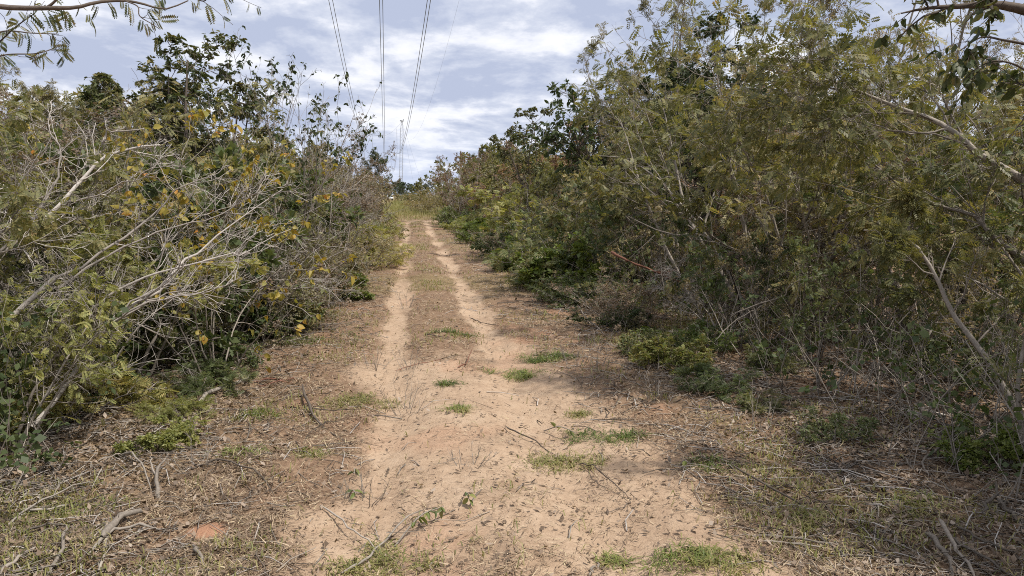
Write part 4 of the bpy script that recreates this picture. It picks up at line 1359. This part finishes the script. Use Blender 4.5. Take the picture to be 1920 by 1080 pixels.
STUBS = [((760, 765), .42, 'dry tuft of bare stalks on the sand left of centre'), ((1075, 690), .32, 'reddish dry stubble at the right edge of the sand'), ((1115, 660), .34, 'thin dry stalks by the right verge'), ((1120, 690), .3, 'dry forked stalk beside the right verge stubble'), ((770, 690), .3, 'dry stalks at the left rut'), ((875, 880), .22, 'thin dark upright stalks on the near sand'), ((365, 885), .3, 'thin upright dry stalks at lower left'), ((680, 930), .3, 'bare stalks over the sand at lower left of centre'), ((1230, 750), .36, 'dry stalks by the shaded verge'), ((760, 575), .35, 'dry stalks standing in the left rut'), ((700, 690), .34, 'dry stalks on the left shoulder'), ((1420, 800), .34, 'dry stalks before the right clearing')]
for (x, y), h, lab in STUBS:
    o = gnd(x, y)
    s = stems(rng, 9, h, 30, 14, .06, .004, steps=6, wig=.10, sides=4)
    L = grow(rng, s, [dict(k=3, t0=.3, len=(.25, .5), ang=35, wig=.12, up=.03, r=.6, steps=3, rmin=.0018)])
    g = Geo()
    for lv in L:
        g.tubes(*lv)
    root = tag(link('dry_stubble', None, loc=tuple(o)), lab, 'stubble', 'dry stalks on the track')
    link('stalks', g.mesh('stalks', M['bark_grey']), root)

# cut leafy sprigs lying on the ground
SPRIGS = [((740, 1012), (832, 975), .10, 18, 'cut sprig with hanging green leaves lying at bottom centre'), ((668, 885), (664, 900), .08, 4, 'small green sprig stuck in the sand at lower left of centre'), ((655, 925), (668, 935), .06, 4, 'second small green sprig below the first on the left sand'), ((1275, 875), (1290, 878), .05, 4, 'single leafy twig at the right edge of the sand'), ((870, 945), (880, 960), .06, 5, 'little leafy twig on the sand above the sprig'), ((1020, 800), (1080, 820), .08, 9, 'wilted leafy twig beside the near green clump')]
for (a, b, hh, n, lab) in SPRIGS:
    pa, pb = gnd(*a), gnd(*b)
    pl = smooth_line([pa + (0, 0, .01), (pa + pb) / 2 + (0, 0, hh), pb + (0, 0, hh * .8)], 8)
    g = Geo()
    g.tubes(pl[None], np.linspace(.006, .002, 8)[None], 4)
    root = thing_from('leafy_sprig', 'sprig', lab, pa, [('stalk', g, 'bark_grey', True)])
    t = rng.uniform(.35, 1, n)
    pos = np.array([pl[min(6, int(q * 7))] + (pl[min(7, int(q * 7) + 1)] - pl[min(6, int(q * 7))]) * (q * 7 % 1) for q in t])
    Dd = np.stack((rng.normal(0, .8, n), rng.normal(0, .8, n), rng.normal(-.5, .4, n)), 1)
    leaf_objects(root, [island_leaf(M['fresh'], OV), island_leaf(M['green'], tmpl_oval(.42, .12, .3))], pos, Dd, rng, .045, up=.6)

# leafy cuttings and herbs along both verges
HERBS = [(330, 790, .15, 'yellow', 'heap of yellow green cuttings on the left verge'), (265, 760, .18, 'yellow', 'yellow green cuttings nearest the left shrubs'), (400, 735, .28, 'green', 'green cuttings behind the mossy log'), (420, 690, .3, 'green', 'green herb clump on the left verge before the bushes'), (320, 840, .18, 'yellow', 'flattened yellow green cuttings above the grey stub'),
         (1260, 690, .32, 'green', 'dark green herb clump on the right verge'), (1335, 735, .24, 'green', 'green cuttings spilling from the right shade'), (1210, 665, .25, 'green', 'green herb clump left of the dark one on the right verge'), (1155, 610, .35, 'green', 'green clump before the cut brush'), (1060, 570, .4, 'green', 'green clump beside the snapped branch ends'), (1010, 490, .6, 'green', 'green clump at the right verge where the ruts run straight'), (1420, 770, .16, 'green', 'small herbs at the edge of the right clearing'), (1300, 655, .35, 'green', 'green cuttings leaning on the right thicket'), (1440, 690, .25, 'green', 'herbs in the right shade behind the clearing'),
         (1790, 720, .45, 'green', 'bright green leafy plant at the foot of the leaning trunk'), (1850, 860, .25, 'green', 'dark leafy plant at the right edge'), (1560, 820, .2, 'green', 'seedlings in the right leaf litter'), (110, 740, .5, 'green', 'green plant under the left foreground shrub'), (60, 800, .45, 'yellow', 'yellow green plant at the foot of the left foreground shrub'), (510, 620, .4, 'green', 'green herb clump along the left verge'), (690, 500, .6, 'yellow', 'yellowish herb clump at the left verge far along'), (620, 560, .5, 'green', 'green herb clump under the left scrub'), (940, 440, .8, 'green', 'green clump at the right verge far along'), (1000, 455, .9, 'green', 'tall green clump at the face of the right scrub')]
PROTO['herb_yellow'] = [p_bush('yellow', 'bark_grey', .5, 5, .045, F6)(np.random.default_rng(900), 'herb_y')]
PROTO['herb_green'] = [p_bush('green', 'bark_grey', .5, 5, .042, F6)(np.random.default_rng(920), 'herb_g'), PROTO['herb'][0], p_bush('green', 'bark_grey', .5, 6, .03, tmpl_oval(.34, .1, .3))(np.random.default_rng(921), 'herb_o'), p_bush('fresh', 'bark_grey', .5, 5, .045, RH5)(np.random.default_rng(922), 'herb_r')]
PROTO['herb'].append(PROTO['herb_green'][2])
PROTO['herb_yellow'].append(p_bush('yellow', 'bark_grey', .5, 5, .045, RH5)(np.random.default_rng(923), 'herb_yr'))
NAME['herb_yellow'] = NAME['herb_green'] = 'herb_clump'
for x, y, h, c, lab in HERBS:
    o = gnd(x, y)
    put('herb_' + c, float(o[0]), float(o[1]), h, lab, group='herbs and cuttings along the verges', wide=1.5)

y = 9.5
while y < 48:
    for side in (-1, 1):
        u = side * rnd.uniform(2.35, 3.1)
        k = rnd.choice(['herb_green', 'herb_green', 'herb', 'herb_yellow', 'bush', 'greybush'] if side > 0 else ['herb_yellow', 'herb', 'greybush', 'greybush'])
        w = dict(herb_green='green', herb='bright green', herb_yellow='yellowish', bush='leafy green', greybush='grey green')[k]
        sd_, bd_ = ('left', 'right')[side > 0], ('where the sand narrows' if y < 18 else 'halfway to the grassy end' if y < 32 else 'nearest the grassy end')
        put(k, float(TRK(y)) + u, y + rnd.uniform(-.5, .5), rnd.uniform(.35, .8) * (1 + y / 70), f'low {w} clump on the {sd_} verge {bd_}', group=f'{w} clumps {sd_} verge {bd_}', wide=1.4)
    y *= 1.055

# ------------------------------------------------------------------ litter, grass, undergrowth nobody could count
def scatter(rng, n, y0, y1, pw, umax, dens):
    """points (x, y) thinning with distance, kept with probability dens(x, y, u)"""
    out = []
    tot = 0
    while tot < n:
        m = n
        q = rng.uniform(0, 1, m)
        e = 1 - pw
        y = (y0 ** e + q * (y1 ** e - y0 ** e)) ** (1 / e)
        u = rng.uniform(-umax, umax, m) * np.clip(.55 + y / 14, .6, 1)
        x = u + TRK(y)
        vis = (np.abs(x) < y * .78 + .6) & (bare_clay(x, y) < .4)
        k = vis & (rng.uniform(0, 1, m) < dens(x, y, u))
        out.append(np.stack((x[k], y[k]), 1))
        tot += int(k.sum())
    return np.concatenate(out)[:n]


def flat_bits(rng, xy, l0, l1, w0, w1, lift, tilt=.25, grow_=18.0, tri=False):
    """slim quads lying on the ground"""
    n = len(xy)
    k = (1 + xy[:, 1] / grow_)[:, None]
    az = rng.uniform(0, 2 * np.pi, n)
    el = np.abs(rng.normal(0, tilt, n))
    d = np.stack((np.cos(az) * np.cos(el), np.sin(az) * np.cos(el), np.sin(el)), 1)
    s = np.stack((-np.sin(az), np.cos(az), rng.normal(0, .35, n)), 1)
    L = rng.uniform(l0, l1, n)[:, None] * k
    W = rng.uniform(w0, w1, n)[:, None] * k
    c = np.stack((xy[:, 0], xy[:, 1], zg(xy[:, 0], xy[:, 1]) + rng.uniform(.001, lift, n)), 1)
    if tri:
        V = np.stack((c - s * W, c + s * W, c + d * L), 1)
        return V.reshape(-1, 3), np.arange(n * 3).reshape(-1, 3)
    V = np.stack((c, c + d * L * .5 + s * W, c + d * L, c + d * L * .5 - s * W), 1)
    return V.reshape(-1, 3), np.arange(n * 4).reshape(-1, 4)


clump = lambda x, y: ss(.38, .64, fbm(x * 2.1, y * 1.9, 55, 3)) * (.35 + .65 * ss(.38, .6, fbm(x * .7 + 3, y * .6, 57, 3)))
V, Q = flat_bits(rng, scatter(rng, 165000, 2.5, 55, 1.75, 5.5, lambda x, y, u: np.clip((1.0 - .93 * sandmask(x, y)) * (.2 + .8 * clump(x, y)) * (1 - .75 * ss(1.7, 2.6, u)), .03, 1)), .015, .07, .001, .0026, .022, tri=True)
tag(link('straw_litter', mk_mesh('straw_litter', V, None, Q, mat=M['straw'])), kind='stuff')
V, Q = flat_bits(rng, scatter(rng, 75000, 2.5, 40, 1.6, 7.5, lambda x, y, u: np.clip(ss(.9, 2.6, np.abs(u)) * (.4 + .6 * clump(x + 9, y)) + .04, 0, 1)), .016, .045, .004, .012, .025, .4)
tag(link('fallen_leaves', mk_mesh('fallen_leaves', V, Q, mat=M['litter'])), kind='stuff')
# small dark crumbs and chaff on the sand itself
V, Q = flat_bits(rng, scatter(rng, 17000, 2.5, 40, 1.75, 2.6, lambda x, y, u: .06 + .94 * ss(.48, .62, fbm(x * 3.1 + 4, y * 2.6, 95, 4))), .006, .035, .0008, .003, .012, .35)
tag(link('chaff', mk_mesh('chaff', V, Q, mat=M['straw'])), kind='stuff')

xy = scatter(rng, 15000, 2.5, 34, 1.5, 7.0, lambda x, y, u: np.clip(ss(.2, 2.6, np.abs(u)) * (.25 + .75 * clump(x + 3, y + 5)) * (1 - .9 * sandmask(x, y)), .012, 1))
n = len(xy)
az = rng.uniform(0, 2 * np.pi, n)
Ls = rng.uniform(.06, .34, n) * (1 + .5 * (np.abs(xy[:, 0] - TRK(xy[:, 1])) > 2.4))
P = np.empty((n, 3, 3))
d = np.stack((np.cos(az), np.sin(az)), 1)
for i in range(3):
    xy_i = xy + d * (Ls * i / 2)[:, None] + rng.normal(0, .08, (n, 2)) * Ls[:, None] * (i == 1)
    P[:, i, :2] = xy_i
    P[:, i, 2] = zg(xy_i[:, 0], xy_i[:, 1]) + .006 + rng.uniform(0, .03, n) * (i > 0)
R = rng.uniform(.0016, .005, n)[:, None] * np.linspace(1, .6, 3)[None] * (1 + xy[:, 1:2] / 25)
h = n // 2
for a_, b_, mt in ((0, h, 'bark_grey'), (h, h + n // 4, 'bark_dark'), (h + n // 4, n, 'bark_pale')):
    g = Geo()
    g.tubes(P[a_:b_], R[a_:b_], 3)
    tag(link('twig_litter', g.mesh('twig_litter', M[mt])), kind='stuff')

# short grass on the shoulders and beyond the crest
xy = scatter(rng, 42000, 2.6, 60, 1.4, 5.0, lambda x, y, u: np.clip((1 - .55 * ss(-1.3, -2.0, u) * ss(5.5, 4.5, y)) * (1 - .8 * ss(1.5, 2.4, u) * ss(9, 6, y)) * (ss(7, 14, y) * .45 * ss(.35, .15, np.abs(u)) + ss(7, 11, y) * .5 * ss(1.5, 2.2, np.abs(u)) + .12 + .88 * ss(1.0, 2.6, np.abs(u - .1))) * (1 - .9 * sandmask(x, y)) * ss(.5, .68, fbm(x * 1.1 + 2, y * 1.0, 61, 4)), 0.004, 1))
n = len(xy)
k = (1 + xy[:, 1] / 14)[:, None]
az = rng.uniform(0, 2 * np.pi, n)
d = np.stack((np.cos(az), np.sin(az), 0 * az), 1)
s = np.stack((-np.sin(az), np.cos(az), 0 * az), 1) * .0022 * k
H = rng.uniform(.03, .10, n)[:, None] * (.7 + .3 * k)
l_ = rng.uniform(.2, 1.1, n)[:, None]
c = np.stack((xy[:, 0], xy[:, 1], zg(xy[:, 0], xy[:, 1]) - .005), 1)
m1 = c + d * H * l_ * .4 + np.array((0, 0, .55)) * H
tip = c + d * H * l_ + np.array((0, 0, .8)) * H * (1.2 - .8 * l_)
V = np.stack((c - s, c + s, m1 + s, m1 - s, tip), 1).reshape(-1, 3)
i = np.arange(n)[:, None] * 5
tag(link('grass', mk_mesh('grass', V, np.concatenate([i, i + 1, i + 2, i + 3], 1), np.concatenate([i + 3, i + 2, i + 4], 1), mat=M['grass'])), kind='stuff')
# tall dry grass past the crest
xy = []
yy = rng.uniform(54, 200, 26000) ** 1.0
uu = rng.uniform(-4.5, 9, 26000)
xy = np.stack((uu + TRK(yy), yy), 1)
n = len(xy)
k = (yy / 30)[:, None]
az = rng.uniform(0, 2 * np.pi, n)
d = np.stack((np.cos(az), np.sin(az), 0 * az), 1)
s = np.stack((-np.sin(az), np.cos(az), 0 * az), 1) * .006 * k
H = rng.uniform(.12, .5, n)[:, None]
c = np.stack((xy[:, 0], xy[:, 1], zg(xy[:, 0], xy[:, 1])), 1)
V = np.stack((c - s, c + s, c + d * H * .5 + np.array((0, 0, 1)) * H), 1).reshape(-1, 3)
tag(link('tall_grass', mk_mesh('tall_grass', V, None, np.arange(n * 3).reshape(-1, 3), mat=M['grass'])), kind='stuff')

# undergrowth under both walls of scrub: thin stems, seedlings, dead sticks
xy = scatter(rng, 2300, 4.2, 45, 1.5, 9.0, lambda x, y, u: ss(2.6, 3.6, np.abs(u)) * ss(10.5, 6, np.abs(u)))
n = len(xy)
D = rng.normal(0, .55, (n, 3))
D[:, 2] = 1
D = nrm(D)
P = np.empty((n, 6, 3))
P[:, 0] = np.stack((xy[:, 0], xy[:, 1], zg(xy[:, 0], xy[:, 1]) - .02), 1)
Ls = rng.uniform(.25, 1.2, n)
for i in range(5):
    D = nrm(D + rng.normal(0, .14, (n, 3)))
    P[:, i + 1] = P[:, i] + D * (Ls / 5)[:, None]
R = rng.uniform(.003, .007, n)[:, None] * np.linspace(1, .4, 6)[None] * (1 + xy[:, 1:2] / 40)
L = grow(rng, (P, R, 3), [dict(k=3, t0=.25, len=(.3, .6), ang=42, wig=.18, up=.02, r=.6, steps=3, rmin=.002)])
g, g2 = Geo(), Geo()
for lv in L:
    g.tubes(*lv)
p, D = on_twigs(rng, L[1], 3, droop=.2)
kp = rng.uniform(0, 1, len(p)) < np.where((p[:, 0] > 1) & (p[:, 1] < 11), .25, .8)
p, D = p[kp], D[kp]
g2.leaves(RH4, p, D, rng, .11)
tag(link('undergrowth', g.mesh('undergrowth', M['bark_grey'])), kind='stuff')
tag(link('undergrowth_foliage', g2.mesh('undergrowth_foliage', M['green'])), kind='stuff')

# ------------------------------------------------------------------ small white car far down the track
def build_car():
    M['car_white'] = plain_mat('car_white', (.80, .80, .80), .3, 0, .02)
    M['car_glass'] = plain_mat('car_glass', (.02, .025, .03), .1, 0, .02)
    M['tyre'] = plain_mat('tyre_rubber', (.02, .02, .02), .8)
    M['lamp'] = plain_mat('headlamp', (.7, .7, .7), .15)
    p = at(731, 365, 235)
    root = tag(link('parked_car', None, loc=(float(p[0]), 235, 0.0)), 'tiny white car parked at the far end of the grassy track', 'car')
    root.rotation_euler = (0, 0, .25)
    prof = [(-2.1, .45), (-2.1, .85), (-1.95, 1.0), (-.95, 1.08), (-.35, 1.55), (.9, 1.58), (1.75, 1.10), (2.05, 1.0), (2.1, .45)]
    g = Geo()
    n = len(prof)
    V = [(sx * (.86 if z < 1.2 else .68), y, z) for sx in (-1, 1) for (y, z) in prof]
    Q = [(i, (i + 1) % n, n + (i + 1) % n, n + i) for i in range(n)]
    T = [(0, i + 1, i) for i in range(1, n - 1)] + [(n, n + i, n + i + 1) for i in range(1, n - 1)]
    g.add(V, Q, T)
    link('body', g.mesh('body', M['car_white']), root)
    g = Geo()
    g.add([(-.74, -.93, 1.12), (.74, -.93, 1.12), (.62, -.38, 1.52), (-.62, -.38, 1.52)] + [(-.74, -.90, 1.10), (.74, -.90, 1.10), (.62, -.35, 1.50), (-.62, -.35, 1.50)], [(0, 1, 2, 3), (4, 7, 6, 5), (0, 4, 5, 1), (2, 6, 7, 3), (1, 5, 6, 2), (0, 3, 7, 4)])
    me = g.mesh('windscreen', M['car_glass'])
    me.transform(Matrix.Translation((0, -.03, .03)))
    link('windscreen', me, root)
    a = np.linspace(0, 2 * np.pi, 15)[:-1]
    for sx in (-1, 1):
        g = Geo()
        g.box((sx * .62, -2.1, .78), (.34, .06, .16))
        link('headlight', g.mesh('headlight', M['lamp']), root)
        for y in (-1.3, 1.3):
            g = Geo()
            V = [(sx * .70 + dx, y + math.cos(t) * .33, .33 + math.sin(t) * .33) for dx in (-.11, .11) for t in a]
            Q = [(i, (i + 1) % 14, 14 + (i + 1) % 14, 14 + i) for i in range(14)]
            T = [(0, i, i + 1) for i in range(1, 13)] + [(14, 14 + i + 1, 14 + i) for i in range(1, 13)]
            g.add(V, Q, T)
            link('wheel', g.mesh('wheel', M['tyre']), root)


build_car()
